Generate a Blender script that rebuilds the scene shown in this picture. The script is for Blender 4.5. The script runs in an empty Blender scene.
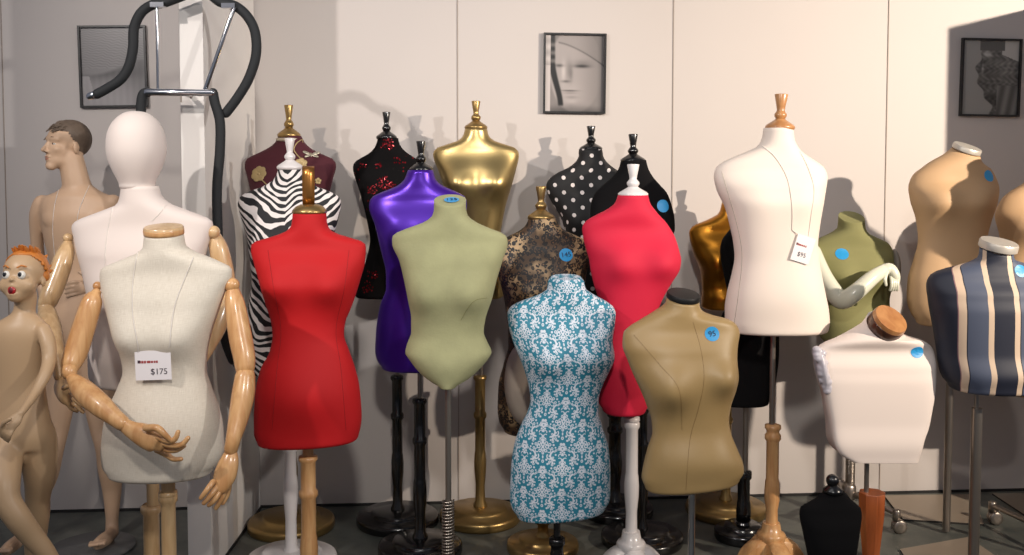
import bpy, math, random
from mathutils import Vector, Matrix
from mathutils.bvhtree import BVHTree
random.seed(7)
C = bpy.context.scene.collection
PI = math.pi
# ------------------------------------------------------------------ camera model
FPX = 1000.0; CX = 512.0; CY = 212.0; PITCH = math.radians(3.0); EYE = Vector((0, 0, 1.632))
def ray(px, py):
    u = (px - CX) / FPX; v = -(py - CY) / FPX
    return Vector((u, math.cos(PITCH) + v * math.sin(PITCH), -math.sin(PITCH) + v * math.cos(PITCH)))
def P(px, py, Y):
    d = ray(px, py); return EYE + d * (Y / d.y)
def mpp(Y): return Y / FPX            # metres per pixel at distance Y
def wallY(x): return 4.57 + .0659 * (x + 1.883)
def W(px, py, off=0.0):
    d = ray(px, py)
    t = (4.57 + .0659 * 1.883 - off) / (d.y - .0659 * d.x)
    return EYE + d * t
# ------------------------------------------------------------------ object helpers
OFF = {}
def link(name, me, mat, parent=None, smooth=True):
    o = bpy.data.objects.new(name, me); C.objects.link(o)
    off = Vector((0, 0, 0))
    if parent is not None:
        off = OFF[parent.name]
        o.parent = parent
    else:
        if me.vertices:
            xs = [v.co for v in me.vertices]
            off = Vector(((min(c.x for c in xs) + max(c.x for c in xs)) / 2, (min(c.y for c in xs) + max(c.y for c in xs)) / 2, min(c.z for c in xs)))
            o.location = off
    me.transform(Matrix.Translation(-off))
    OFF[o.name] = off
    if mat is not None: me.materials.append(mat)
    if smooth:
        me.polygons.foreach_set('use_smooth', [True] * len(me.polygons))
    me.update()
    return o
def tag(o, label, cat, group=None, kind=None):
    if label: o['label'] = label
    if cat: o['category'] = cat
    if group: o['group'] = group
    if kind: o['kind'] = kind
    return o
def thing(name, label, cat, loc, group=None):
    o = bpy.data.objects.new(name, None); C.objects.link(o)
    o.empty_display_size = .05
    o.location = loc; OFF[o.name] = Vector(loc)
    return tag(o, label, cat, group)
class MB:
    def __init__(s): s.v = []; s.f = []
    def add(s, vf):
        n = len(s.v); s.v += [Vector(p) for p in vf[0]]; s.f += [[i + n for i in f] for f in vf[1]]; return s
    def mesh(s, name):
        me = bpy.data.meshes.new(name); me.from_pydata([tuple(p) for p in s.v], [], s.f); me.validate(); me.update(); return me
    def build(s, name, mat, parent=None, smooth=True, auto=False):
        o = link(name, s.mesh(name), mat, parent, smooth)
        return o
def sharp(o, ang=35):
    me = o.data
    me.polygons.foreach_set('use_smooth', [True] * len(me.polygons))
    try: me.set_sharp_from_angle(angle=math.radians(ang))
    except Exception: pass
    return o
def box(c, s, R=None):
    x, y, z = s[0] / 2, s[1] / 2, s[2] / 2
    vs = [Vector(p) for p in [(-x,-y,-z),(x,-y,-z),(x,y,-z),(-x,y,-z),(-x,-y,z),(x,-y,z),(x,y,z),(-x,y,z)]]
    if R is not None: vs = [R @ v for v in vs]
    c = Vector(c)
    return [c + v for v in vs], [[0,3,2,1],[4,5,6,7],[0,1,5,4],[1,2,6,5],[2,3,7,6],[3,0,4,7]]
def lathe(prof, c=(0, 0, 0), R=None, n=28, sx=1, sy=1):
    vs = []; fs = []; c = Vector(c)
    for r, z in prof:
        for k in range(n):
            a = 2 * PI * k / n
            p = Vector((r * math.cos(a) * sx, r * math.sin(a) * sy, z))
            if R is not None: p = R @ p
            vs.append(c + p)
    m = len(prof)
    for i in range(m - 1):
        for k in range(n):
            a = i * n + k; b = i * n + (k + 1) % n
            fs.append([a, b, b + n, a + n])
    fs.append([k for k in range(n)][::-1]); fs.append([(m - 1) * n + k for k in range(n)])
    return vs, fs
def ell(c, r, R=None, n=20, m=12):
    vs = []; fs = []; c = Vector(c)
    for i in range(1, m):
        t = PI * i / m
        for k in range(n):
            a = 2 * PI * k / n
            p = Vector((r[0] * math.sin(t) * math.cos(a), r[1] * math.sin(t) * math.sin(a), -r[2] * math.cos(t)))
            if R is not None: p = R @ p
            vs.append(c + p)
    for i in range(m - 2):
        for k in range(n):
            a = i * n + k; b = i * n + (k + 1) % n
            fs.append([a, b, b + n, a + n])
    lo = Vector((0, 0, -r[2])); hi = Vector((0, 0, r[2]))
    if R is not None: lo = R @ lo; hi = R @ hi
    vs.append(c + lo); vs.append(c + hi); L = len(vs)
    for k in range(n):
        fs.append([(k + 1) % n, k, L - 2]); fs.append([(m - 2) * n + k, (m - 2) * n + (k + 1) % n, L - 1])
    return vs, fs
def cr(pts, sub=6):
    """Catmull-Rom through tuples"""
    out = []; n = len(pts)
    for i in range(n - 1):
        p0 = pts[max(i - 1, 0)]; p1 = pts[i]; p2 = pts[i + 1]; p3 = pts[min(i + 2, n - 1)]
        for j in range(sub):
            t = j / sub
            out.append(tuple(.5 * ((2 * b) + (c - a) * t + (2 * a - 5 * b + 4 * c - d) * t * t + (-a + 3 * b - 3 * c + d) * t ** 3) for a, b, c, d in zip(p0, p1, p2, p3)))
    out.append(tuple(pts[-1])); return out
def tube(pr, n=14, round_ends=True, flat=1.0, up=None):
    """pr = list of (x,y,z,r)"""
    pts = [Vector(p[:3]) for p in pr]; rs = [p[3] for p in pr]
    if round_ends:
        d0 = (pts[0] - pts[1]).normalized(); d1 = (pts[-1] - pts[-2]).normalized()
        a, b = pts[0], pts[-1]; ra, rb = rs[0], rs[-1]
        pre = [(a + d0 * ra * math.sin(t), ra * max(math.cos(t), .08)) for t in (PI / 2, PI / 3, PI / 6)]
        post = [(b + d1 * rb * math.sin(t), rb * max(math.cos(t), .08)) for t in (PI / 6, PI / 3, PI / 2)]
        pts = [p for p, _ in pre] + pts + [p for p, _ in post]; rs = [r for _, r in pre] + rs + [r for _, r in post]
    m = len(pts); vs = []; fs = []
    t = (pts[1] - pts[0]).normalized()
    ref = Vector(up) if up is not None else (Vector((0, 1, 0)) if abs(t.y) < .9 else Vector((1, 0, 0)))
    nrm = (ref - t * ref.dot(t)).normalized()
    for i in range(m):
        if i == 0: t = pts[1] - pts[0]
        elif i == m - 1: t = pts[-1] - pts[-2]
        else: t = pts[i + 1] - pts[i - 1]
        t.normalize()
        nrm = (nrm - t * nrm.dot(t)).normalized(); bi = t.cross(nrm)
        for k in range(n):
            a = 2 * PI * k / n
            vs.append(pts[i] + nrm * (rs[i] * math.cos(a) * flat) + bi * (rs[i] * math.sin(a)))
    for i in range(m - 1):
        for k in range(n):
            a = i * n + k; b = i * n + (k + 1) % n
            fs.append([a, b, b + n, a + n])
    fs.append(list(range(n))[::-1]); fs.append([(m - 1) * n + k for k in range(n)])
    return vs, fs
def ptube(pts, sub=5, n=14, flat=1.0, smooth=True, **k):
    """pts = (px,py,Y,r_px)"""
    q = []
    for px, py, Y, r in pts:
        v = P(px, py, Y); q.append((v.x, v.y, v.z, r * mpp(Y)))
    if smooth and len(q) > 2: q = cr(q, sub)
    return tube(q, n, flat=flat, **k)
def remeshed(mb, name, mat, parent, vox=.006, it=6):
    me = mb.mesh(name + '_raw'); t = bpy.data.objects.new('tmp', me); C.objects.link(t)
    m = t.modifiers.new('r', 'REMESH'); m.mode = 'VOXEL'; m.voxel_size = vox; m.adaptivity = 0
    s = t.modifiers.new('s', 'SMOOTH'); s.factor = .5; s.iterations = it
    dg = bpy.context.evaluated_depsgraph_get(); dg.update()
    nm = bpy.data.meshes.new_from_object(t.evaluated_get(dg))
    nm.name = name
    bpy.data.objects.remove(t); bpy.data.meshes.remove(me)
    nm.materials.clear()
    return link(name, nm, mat, parent)
def two_stage(base, feat, name, mat, parent, v1=.005, i1=14, v2=.0036, i2=3):
    me = base.mesh('raw'); t = bpy.data.objects.new('tmp', me); C.objects.link(t)
    m = t.modifiers.new('r', 'REMESH'); m.mode = 'VOXEL'; m.voxel_size = v1
    q = t.modifiers.new('s', 'SMOOTH'); q.factor = .5; q.iterations = i1
    dg = bpy.context.evaluated_depsgraph_get(); dg.update()
    nm = bpy.data.meshes.new_from_object(t.evaluated_get(dg)); bpy.data.objects.remove(t)
    mb = MB(); mb.v = [v.co.copy() for v in nm.vertices]; mb.f = [list(p.vertices) for p in nm.polygons]
    bpy.data.meshes.remove(nm)
    mb.add((feat.v, feat.f))
    return remeshed(mb, name, mat, parent, v2, i2)
# ------------------------------------------------------------------ materials
def lin(c):
    c = c / 255.0
    return c / 12.92 if c <= .04045 else ((c + .055) / 1.055) ** 2.4
def rgb(r, g, b): return (lin(r), lin(g), lin(b), 1)
class NT:
    def __init__(s, name):
        s.m = bpy.data.materials.new(name); s.m.use_nodes = True; s.t = s.m.node_tree
        s.p = s.t.nodes['Principled BSDF']
    def n(s, typ, **kw):
        nd = s.t.nodes.new(typ)
        for k, v in kw.items():
            if k in nd.inputs.keys(): nd.inputs[k].default_value = v
            else: setattr(nd, k, v)
        return nd
    def l(s, a, b): s.t.links.new(a, b)
    def math(s, op, a, b=None, c=None):
        nd = s.t.nodes.new('ShaderNodeMath'); nd.operation = op
        for i, v in enumerate((a, b, c)):
            if v is None: continue
            if isinstance(v, (int, float)): nd.inputs[i].default_value = v
            else: s.l(v, nd.inputs[i])
        return nd.outputs[0]
    def mix(s, f, a, b):
        nd = s.t.nodes.new('ShaderNodeMix'); nd.data_type = 'RGBA'
        for i, v in ((0, f), (6, a), (7, b)):
            if isinstance(v, (int, float, tuple)): nd.inputs[i].default_value = v
            else: s.l(v, nd.inputs[i])
        return nd.outputs[2]
    def uv(s):
        u = s.t.nodes.new('ShaderNodeUVMap'); u.uv_map = 'UV'
        x = s.t.nodes.new('ShaderNodeSeparateXYZ'); s.l(u.outputs[0], x.inputs[0]); return u.outputs[0], x.outputs[0], x.outputs[1]
def mat(name, col, rough=.6, metal=0, sheen=0, bump=0, bscale=200, var=0, vscale=6, coat=0, spec=.5, emit=None):
    k = NT(name); p = k.p
    p.inputs['Base Color'].default_value = col; p.inputs['Roughness'].default_value = rough; p.inputs['Metallic'].default_value = metal
    p.inputs['Sheen Weight'].default_value = sheen; p.inputs['Sheen Roughness'].default_value = .4
    p.inputs['Sheen Tint'].default_value = (min(col[0]*2+.1,1), min(col[1]*2+.1,1), min(col[2]*2+.1,1), 1)
    p.inputs['Coat Weight'].default_value = coat; p.inputs['Coat Roughness'].default_value = .12
    p.inputs['Specular IOR Level'].default_value = spec
    tc = k.n('ShaderNodeTexCoord')
    if var:
        nz = k.n('ShaderNodeTexNoise', Scale=vscale, Detail=5.0); k.l(tc.outputs['Object'], nz.inputs['Vector'])
        d = tuple(c * (1 - var) for c in col[:3]) + (1,); b = tuple(min(c * (1 + var), 1) for c in col[:3]) + (1,)
        k.l(k.mix(nz.outputs[0], d, b), p.inputs['Base Color'])
    if bump:
        nz = k.n('ShaderNodeTexNoise', Scale=float(bscale), Detail=3.0); k.l(tc.outputs['Object'], nz.inputs['Vector'])
        b = k.n('ShaderNodeBump', Strength=bump, Distance=.002); k.l(nz.outputs[0], b.inputs['Height']); k.l(b.outputs[0], p.inputs['Normal'])
    return k.m
def wood(name, c1, c2, rough=.35, coat=.4, scale=14):
    k = NT(name); tc = k.n('ShaderNodeTexCoord'); mp = k.n('ShaderNodeMapping'); mp.inputs['Scale'].default_value = (scale * 4, scale * 4, scale * .5)
    k.l(tc.outputs['Object'], mp.inputs['Vector'])
    nz = k.n('ShaderNodeTexNoise', Scale=1.0, Detail=6.0, Distortion=.4); k.l(mp.outputs[0], nz.inputs['Vector'])
    r = k.n('ShaderNodeValToRGB'); r.color_ramp.elements[0].position = .35; r.color_ramp.elements[1].position = .65
    r.color_ramp.elements[0].color = c1; r.color_ramp.elements[1].color = c2
    k.l(nz.outputs[0], r.inputs[0]); k.l(r.outputs[0], k.p.inputs['Base Color'])
    k.p.inputs['Roughness'].default_value = rough; k.p.inputs['Coat Weight'].default_value = coat; k.p.inputs['Coat Roughness'].default_value = .15
    return k.m
M = {}
M['wall'] = mat('wall_paint', rgb(190, 182, 177), .62, bump=.05, bscale=60, var=.03, vscale=2)
M['partition'] = mat('partition_paint', rgb(222, 216, 210), .6, bump=.05, bscale=60)
M['seam'] = mat('panel_seam_strip', rgb(152, 140, 130), .8)  # thin darker strips marking the wall panel joints
M['skirt'] = mat('skirting', rgb(28, 26, 25), .7)
M['gold'] = mat('gold_paint', rgb(160, 132, 84), .34, metal=.85, bump=.15, bscale=30, var=.08)
M['goldform'] = mat('gold_foil_fabric', rgb(184, 160, 108), .33, metal=.92, bump=.12, bscale=18, var=.06)
M['bronze'] = mat('bronze_foil_fabric', rgb(168, 112, 34), .32, metal=.9, bump=.12, bscale=18, var=.12)
M['bronzestrap'] = mat('brushed_bronze', rgb(176, 120, 62), .28, metal=.9)
M['blackgloss'] = mat('black_lacquer', rgb(12, 11, 12), .22, coat=.3)
M['whitegloss'] = mat('white_lacquer', rgb(214, 208, 206), .3, coat=.4)
M['black'] = mat('black_velvet', rgb(10, 9, 11), .95, bump=.1, spec=.2)
M['chrome'] = mat('chrome', rgb(205, 205, 208), .14, metal=1)
M['steel'] = mat('brushed_steel', rgb(160, 150, 140), .32, metal=.9)
M['satin'] = mat('satin_metal_cap', rgb(196, 190, 180), .42, metal=.45)
M['foam'] = mat('black_foam', rgb(27, 29, 31), .75, bump=.2, bscale=150)
M['red'] = mat('red_jersey', rgb(188, 4, 12), .75, sheen=.0, bump=.12, bscale=500)
M['pink'] = mat('crimson_pink_jersey', rgb(200, 16, 54), .75, sheen=.05, bump=.12, bscale=500)
M['green'] = mat('sage_suede', rgb(152, 151, 112), .85, sheen=.1, bump=.4, bscale=120, var=.2, vscale=14)
M['olive'] = mat('olive_velvet', rgb(126, 124, 80), .85, sheen=.1, bump=.15, bscale=160, var=.1, vscale=6)
M['linen'] = None
M['whitecloth'] = mat('white_jersey', rgb(226, 212, 203), .7, sheen=.1, bump=.06, bscale=500)
M['pinkwhite'] = mat('cream_jersey', rgb(228, 214, 202), .7, sheen=.1, bump=.06, bscale=500)
M['leather'] = None
M['beige'] = mat('tan_paper_cloth', rgb(186, 152, 114), .66, bump=.15, bscale=200, var=.07, vscale=5)
M['wood'] = wood('light_wood', rgb(196, 142, 90), rgb(218, 170, 116))
M['woodpale'] = wood('pale_turned_wood', rgb(196, 158, 112), rgb(214, 180, 134))
M['wooddark'] = wood('orange_brown_wood', rgb(128, 62, 24), rgb(158, 82, 38), scale=10)
M['woodcap'] = wood('varnished_cap_wood', rgb(160, 106, 62), rgb(188, 136, 86), scale=6)
M['woodedge'] = wood('dark_cap_edge', rgb(58, 30, 18), rgb(80, 44, 26))
M['skin'] = mat('painted_mannequin_skin', rgb(200, 166, 136), .5, var=.07, vscale=5)
M['skinchild'] = mat('painted_child_skin', rgb(190, 158, 122), .42, var=.06, vscale=7)
M['hairbrown'] = mat('painted_brown_hair', rgb(102, 86, 72), .6, bump=.9, bscale=90, var=.3, vscale=60)
M['hairorange'] = mat('painted_orange_hair', rgb(196, 118, 46), .5, var=.15, vscale=30)
M['lip'] = mat('painted_lips', rgb(158, 96, 80), .4)
M['redmouth'] = mat('painted_red_mouth', rgb(176, 30, 36), .3, coat=.3)
M['eyewhite'] = mat('eye_white', rgb(225, 220, 210), .25)
M['eyedark'] = mat('eye_dark', rgb(30, 30, 34), .2)
M['brow'] = mat('painted_eyebrow', rgb(92, 66, 46), .6)
M['sticker'] = mat('blue_price_sticker', rgb(42, 148, 208), .4)
M['ink'] = mat('dark_ink', rgb(24, 40, 70), .6)
M['card'] = mat('white_tag_card', rgb(232, 226, 226), .5)
M['cardink'] = mat('tag_ink', rgb(60, 50, 60), .6)
M['cardred'] = mat('tag_red_print', rgb(158, 66, 66), .6)
M['cord'] = mat('white_cord', rgb(222, 214, 205), .7)
M['frame'] = mat('black_picture_frame', rgb(22, 20, 20), .35)
M['plate'] = mat('taupe_steel_plate', rgb(150, 136, 120), .45, metal=.2, var=.05)
M['plateedge'] = mat('plate_dark_edge', rgb(40, 36, 33), .6)
M['greyplastic'] = mat('grey_shoulder_plate', rgb(120, 114, 106), .5)
M['crumple'] = mat('crumpled_plastic_wrap', rgb(188, 184, 192), .3, coat=.4)
M['armwhite'] = mat('glossy_white_arm', rgb(214, 214, 196), .25, coat=.4)
M['embroid'] = mat('gold_thread', rgb(164, 142, 100), .5, metal=.4, bump=.5, bscale=400)
M['sequin'] = mat('red_sequin', rgb(120, 14, 24), .25, metal=.6)
M['silver'] = mat('beaded_trim', rgb(190, 180, 160), .3, metal=.7, bump=.6, bscale=300)
M['piping'] = mat('seam_piping', rgb(176, 166, 152), .7)
M['maroonseam'] = mat('dark_red_seam', rgb(120, 4, 10), .7)
M['glassplate'] = None
# linen: fine vertical and horizontal weave
k = NT('linen_weave'); uvv, U, V = k.uv()
mp = k.n('ShaderNodeMapping'); mp.inputs['Scale'].default_value = (600, 40, 1); k.l(uvv, mp.inputs['Vector'])
n1 = k.n('ShaderNodeTexNoise', Scale=1.0, Detail=3.0); k.l(mp.outputs[0], n1.inputs['Vector'])
mp2 = k.n('ShaderNodeMapping'); mp2.inputs['Scale'].default_value = (40, 600, 1); k.l(uvv, mp2.inputs['Vector'])
n2 = k.n('ShaderNodeTexNoise', Scale=1.0, Detail=3.0); k.l(mp2.outputs[0], n2.inputs['Vector'])
s = k.math('MULTIPLY', k.math('ADD', n1.outputs[0], n2.outputs[0]), .5)
k.l(k.mix(s, rgb(182, 168, 146), rgb(248, 240, 226)), k.p.inputs['Base Color']); k.p.inputs['Roughness'].default_value = .8
b = k.n('ShaderNodeBump', Strength=.25, Distance=.001); k.l(s, b.inputs['Height']); k.l(b.outputs[0], k.p.inputs['Normal']); M['linen'] = k.m
M['leather'] = mat('tan_olive_leather', rgb(160, 133, 88), .46, bump=.12, bscale=90, var=.06, vscale=8)
# purple satin
M['purple'] = mat('purple_satin', rgb(70, 28, 150), .3, metal=.55, bump=.1, bscale=25, sheen=.2)
# maroon velvet
M['maroon'] = mat('maroon_velvet', rgb(66, 12, 26), .85, sheen=.3, bump=.1, bscale=300)
# zebra
k = NT('zebra_print'); uvv, U, V = k.uv()
mp = k.n('ShaderNodeMapping'); mp.inputs['Scale'].default_value = (10, 27, 1); mp.inputs['Rotation'].default_value = (0, 0, .28)
nz = k.n('ShaderNodeTexNoise', Scale=6.0, Detail=1.0); k.l(uvv, nz.inputs['Vector'])
absu = k.math('ABSOLUTE', U)
ph = k.math('ADD', k.math('ADD', k.math('MULTIPLY', V, 185.0), k.math('MULTIPLY', absu, -115.0)), k.math('MULTIPLY', nz.outputs[0], 30.0))
nz2 = k.n('ShaderNodeTexNoise', Scale=22.0, Detail=1.0); k.l(uvv, nz2.inputs['Vector'])
sn = k.math('ADD', k.math('SINE', ph), k.math('MULTIPLY', k.math('SUBTRACT', nz2.outputs[0], .5), 3.2))
st = k.math('MULTIPLY', k.math('ADD', sn, .05), 6.0); st = k.math('MINIMUM', k.math('MAXIMUM', st, 0.0), 1.0)
k.l(k.mix(st, rgb(18, 19, 22), rgb(226, 218, 214)), k.p.inputs['Base Color']); k.p.inputs['Roughness'].default_value = .7; M['zebra'] = k.m
# leopard
k = NT('leopard_print'); uvv, U, V = k.uv()
nz = k.n('ShaderNodeTexNoise', Scale=60.0, Detail=2.0); k.l(uvv, nz.inputs['Vector'])
va = k.n('ShaderNodeVectorMath', operation='MULTIPLY_ADD'); k.l(nz.outputs['Color'], va.inputs[0]); va.inputs[1].default_value = (.012, .012, 0); k.l(uvv, va.inputs[2])
vo = k.n('ShaderNodeTexVoronoi', Scale=64.0); k.l(va.outputs[0], vo.inputs['Vector'])
d = vo.outputs['Distance']
ring = k.math('MULTIPLY', k.math('GREATER_THAN', d, .22), k.math('LESS_THAN', d, .56))
nb = k.n('ShaderNodeTexNoise', Scale=80.0, Detail=1.0); k.l(uvv, nb.inputs['Vector'])
ring = k.math('MULTIPLY', ring, k.math('GREATER_THAN', nb.outputs[0], .38))
big = k.n('ShaderNodeTexNoise', Scale=9.0, Detail=2.0); k.l(uvv, big.inputs['Vector'])
rr = k.n('ShaderNodeValToRGB'); rr.color_ramp.elements[0].position = .46; rr.color_ramp.elements[1].position = .68
rr.color_ramp.elements[0].color = rgb(74, 52, 32); rr.color_ramp.elements[1].color = rgb(206, 172, 128); k.l(big.outputs[0], rr.inputs[0])
inner = k.math('LESS_THAN', d, .26)
base = k.mix(k.math('MULTIPLY', inner, .55), rr.outputs[0], rgb(112, 72, 38))
k.l(k.mix(ring, base, rgb(14, 10, 9)), k.p.inputs['Base Color']); k.p.inputs['Roughness'].default_value = .55; M['leopard'] = k.m
# polka dots
k = NT('polka_dot_print'); uvv, U, V = k.uv()
def lat(k, U, V, a, b, ou, ov):
    fu = k.math('SUBTRACT', k.math('FRACT', k.math('ADD', k.math('DIVIDE', U, a), ou + 50.5)), .5)
    fv = k.math('SUBTRACT', k.math('FRACT', k.math('ADD', k.math('DIVIDE', V, b), ov + 50.5)), .5)
    return k.math('MULTIPLY', fu, a), k.math('MULTIPLY', fv, b)
def disc(k, x, y, cx, cy, r, ex=1.0):
    dx = k.math('SUBTRACT', x, cx); dy = k.math('MULTIPLY', k.math('SUBTRACT', y, cy), ex)
    return k.math('SUBTRACT', k.math('SQRT', k.math('ADD', k.math('MULTIPLY', dx, dx), k.math('MULTIPLY', dy, dy))), r)
ds = []
for o in (0, .5):
    x, y = lat(k, U, V, .082, .066, o, o); ds.append(disc(k, x, y, 0, 0, .0092))
dd = k.math('LESS_THAN', k.math('MINIMUM', ds[0], ds[1]), 0.0)
k.l(k.mix(dd, rgb(13, 12, 14), rgb(222, 212, 208)), k.p.inputs['Base Color']); k.p.inputs['Roughness'].default_value = .7; M['polka'] = k.m
# damask
k = NT('teal_damask_print'); uvv, U, V = k.uv()
tot = None
a_, b_ = .1445, .1666
for o in (0, .5):
    x, y = lat(k, U, V, a_, b_, o, o); x = k.math('DIVIDE', k.math('ABSOLUTE', x), .85); y = k.math('DIVIDE', y, .85)
    sh = []
    def D(cx, cy, r, ex=1.0, hole=None):
        d = disc(k, x, y, cx, cy, r, ex)
        if hole: d = k.math('MAXIMUM', d, k.math('MULTIPLY', disc(k, x, y, cx, cy, hole, ex), -1.0))
        sh.append(d)
    def ARC(cx, cy, r, w, ax, ay, ac):
        d = k.math('SUBTRACT', k.math('ABSOLUTE', disc(k, x, y, cx, cy, r)), w)
        s_ = k.math('ADD', k.math('MULTIPLY', k.math('SUBTRACT', x, cx), ax), k.math('MULTIPLY', k.math('SUBTRACT', y, cy), ay))
        sh.append(k.math('MAXIMUM', d, k.math('SUBTRACT', ac, s_)))
    D(0, .004, .0085, .75, .0030); D(.0155, .010, .0080, 1.0, .0038); D(.0185, -.005, .0092, 1.1, .0042); D(.0305, .004, .0068, 1.0, .0026)
    D(0, -.0145, .0080, .9, .0030); D(.0125, -.0215, .0072, 1.0, .0028); D(0, .0205, .0066, .7); D(.010, .0245, .0052, 1.0, .0020)
    ARC(.0120, .0385, .0085, .0019, -1, .2, -.004); ARC(.0265, -.0205, .0078, .0019, 1, -.3, -.004); D(0, .036, .0036, .45); D(0, -.031, .0058, .8, .0018)
    ARC(.0100, .056, .0066, .0018, .2, 1, -.002)
    D(.0, .0850, .0085, .8, .003); D(.0155, .0840, .0055, 1.0, .002); D(.0075, .0700, .0045, 1.0); D(.0, .0620, .0042, .6); D(.0, .0760, .0030, .6); D(.0085, .0835, .0060, 1.0); D(.0115, .093, .0056, 1.0, .0016); D(0, .0775, .0050, 1.0); D(.0055, -.0925, .0062, .9)
    ARC(.0330, .0560, .0190, .0036, 1, -.35, .003); D(.0410, .0745, .0044); D(.0500, .0660, .0040); D(.0560, .0545, .0040); D(.0535, .0420, .0044); D(.0440, .0340, .0052, 1, .0018)
    ARC(.030, -.0445, .0120, .0026, -.6, -1, -.003); D(.0445, -.0500, .0050, 1, .0018); D(0, -.0480, .0034, .5); D(.0160, -.0590, .0046); D(0, -.066, .0058, .8, .002)
    D(.0400, -.0120, .0058, 1, .0022); D(.0470, .0030, .0046); D(.0440, .0175, .0056, 1, .0020); D(.0345, .0235, .0040); D(.0575, .0240, .0042, 1, .0014)
    D(.0300, -.0680, .0058, 1, .0020); D(.0420, -.0720, .0044); D(.0205, -.0770, .0046); D(.0270, .0790, .0050, 1, .0016); D(.0550, -.0080, .0036); D(.0520, -.0240, .0042, 1, .0014); D(.0560, -.0380, .0040)
    m_ = sh[0]
    for q in sh[1:]: m_ = k.math('MINIMUM', m_, q)
    tot = m_ if tot is None else k.math('MINIMUM', tot, m_)
f = k.math('MINIMUM', k.math('MAXIMUM', k.math('ADD', k.math('MULTIPLY', tot, -800.0), .45), 0.0), 1.0)
k.l(k.mix(f, rgb(34, 122, 146), rgb(206, 212, 222)), k.p.inputs['Base Color']); k.p.inputs['Roughness'].default_value = .6; M['damask'] = k.m
# black floral with red sequins scattered
k = NT('black_sequin_flowers'); uvv, U, V = k.uv()
v1 = k.n('ShaderNodeTexVoronoi', Scale=7.0); k.l(uvv, v1.inputs['Vector'])
v2 = k.n('ShaderNodeTexVoronoi', Scale=85.0); k.l(uvv, v2.inputs['Vector'])
m1 = k.math('LESS_THAN', v1.outputs['Distance'], .36); m2 = k.math('LESS_THAN', v2.outputs['Distance'], .34)
rnd = k.n('ShaderNodeSeparateColor'); k.l(v2.outputs['Color'], rnd.inputs[0])
mm = k.math('MULTIPLY', k.math('MULTIPLY', m1, m2), k.math('GREATER_THAN', rnd.outputs[0], .72))
k.l(k.mix(mm, rgb(11, 9, 10), rgb(118, 22, 28)), k.p.inputs['Base Color']); k.p.inputs['Roughness'].default_value = .6
k.p.inputs['Roughness'].default_value = .9; k.p.inputs['Specular IOR Level'].default_value = .15; k.l(k.math('MULTIPLY', mm, .6), k.p.inputs['Metallic']); M['floral'] = k.m
# stripes
k = NT('navy_cream_stripes'); uvv, U, V = k.uv()
rr = k.n('ShaderNodeValToRGB'); cr_ = rr.color_ramp; cr_.interpolation = 'CONSTANT'
Sn, Sc, Sg, Sp = rgb(24, 29, 46), rgb(206, 182, 158), rgb(74, 82, 102), rgb(140, 104, 108)
seq = [(-1, Sn), (-.215, Sg), (-.16, Sn), (-.148, Sc), (-.127, Sp), (-.124, Sg), (-.038, Sn), (-.035, Sc), (-.015, Sp), (-.012, Sn), (.060, Sc), (.079, Sp), (.082, Sg), (.150, Sn), (.154, Sc), (.182, Sp), (.187, Sn)]
while len(cr_.elements) < len(seq): cr_.elements.new(.5)
for i, (p, c) in enumerate(seq): cr_.elements[i].position = max(0, min(1, (p + .5))); cr_.elements[i].color = c
k.l(k.math('ADD', U, .5), rr.inputs[0]); k.l(rr.outputs[0], k.p.inputs['Base Color']); k.p.inputs['Roughness'].default_value = .6
nz = k.n('ShaderNodeTexNoise', Scale=300.0); b = k.n('ShaderNodeBump', Strength=.2, Distance=.001); k.l(nz.outputs[0], b.inputs['Height']); k.l(b.outputs[0], k.p.inputs['Normal']); M['stripe'] = k.m
# floor
k = NT('dark_concrete_floor'); tc = k.n('ShaderNodeTexCoord')
n1 = k.n('ShaderNodeTexNoise', Scale=2.2, Detail=8.0, Roughness=.65); k.l(tc.outputs['Object'], n1.inputs['Vector'])
rr = k.n('ShaderNodeValToRGB'); rr.color_ramp.elements[0].position = .35; rr.color_ramp.elements[1].position = .7
rr.color_ramp.elements[0].color = rgb(62, 66, 63); rr.color_ramp.elements[1].color = rgb(110, 110, 102); k.l(n1.outputs[0], rr.inputs[0])
k.l(rr.outputs[0], k.p.inputs['Base Color']); k.p.inputs['Roughness'].default_value = .5
b = k.n('ShaderNodeBump', Strength=.2, Distance=.004); k.l(n1.outputs[0], b.inputs['Height']); k.l(b.outputs[0], k.p.inputs['Normal']); M['floor'] = k.m
# glass foot plate
k = NT('tinted_glass'); k.p.inputs['Base Color'].default_value = rgb(140, 140, 138); k.p.inputs['Roughness'].default_value = .15
k.p.inputs['Transmission Weight'].default_value = .6; M['glassplate'] = k.m
# vertex-colour print
def print_mat(name):
    k = NT(name); a = k.n('ShaderNodeVertexColor'); a.layer_name = 'Col'; k.l(a.outputs[0], k.p.inputs['Base Color']); k.p.inputs['Roughness'].default_value = .3; return k.m

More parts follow.
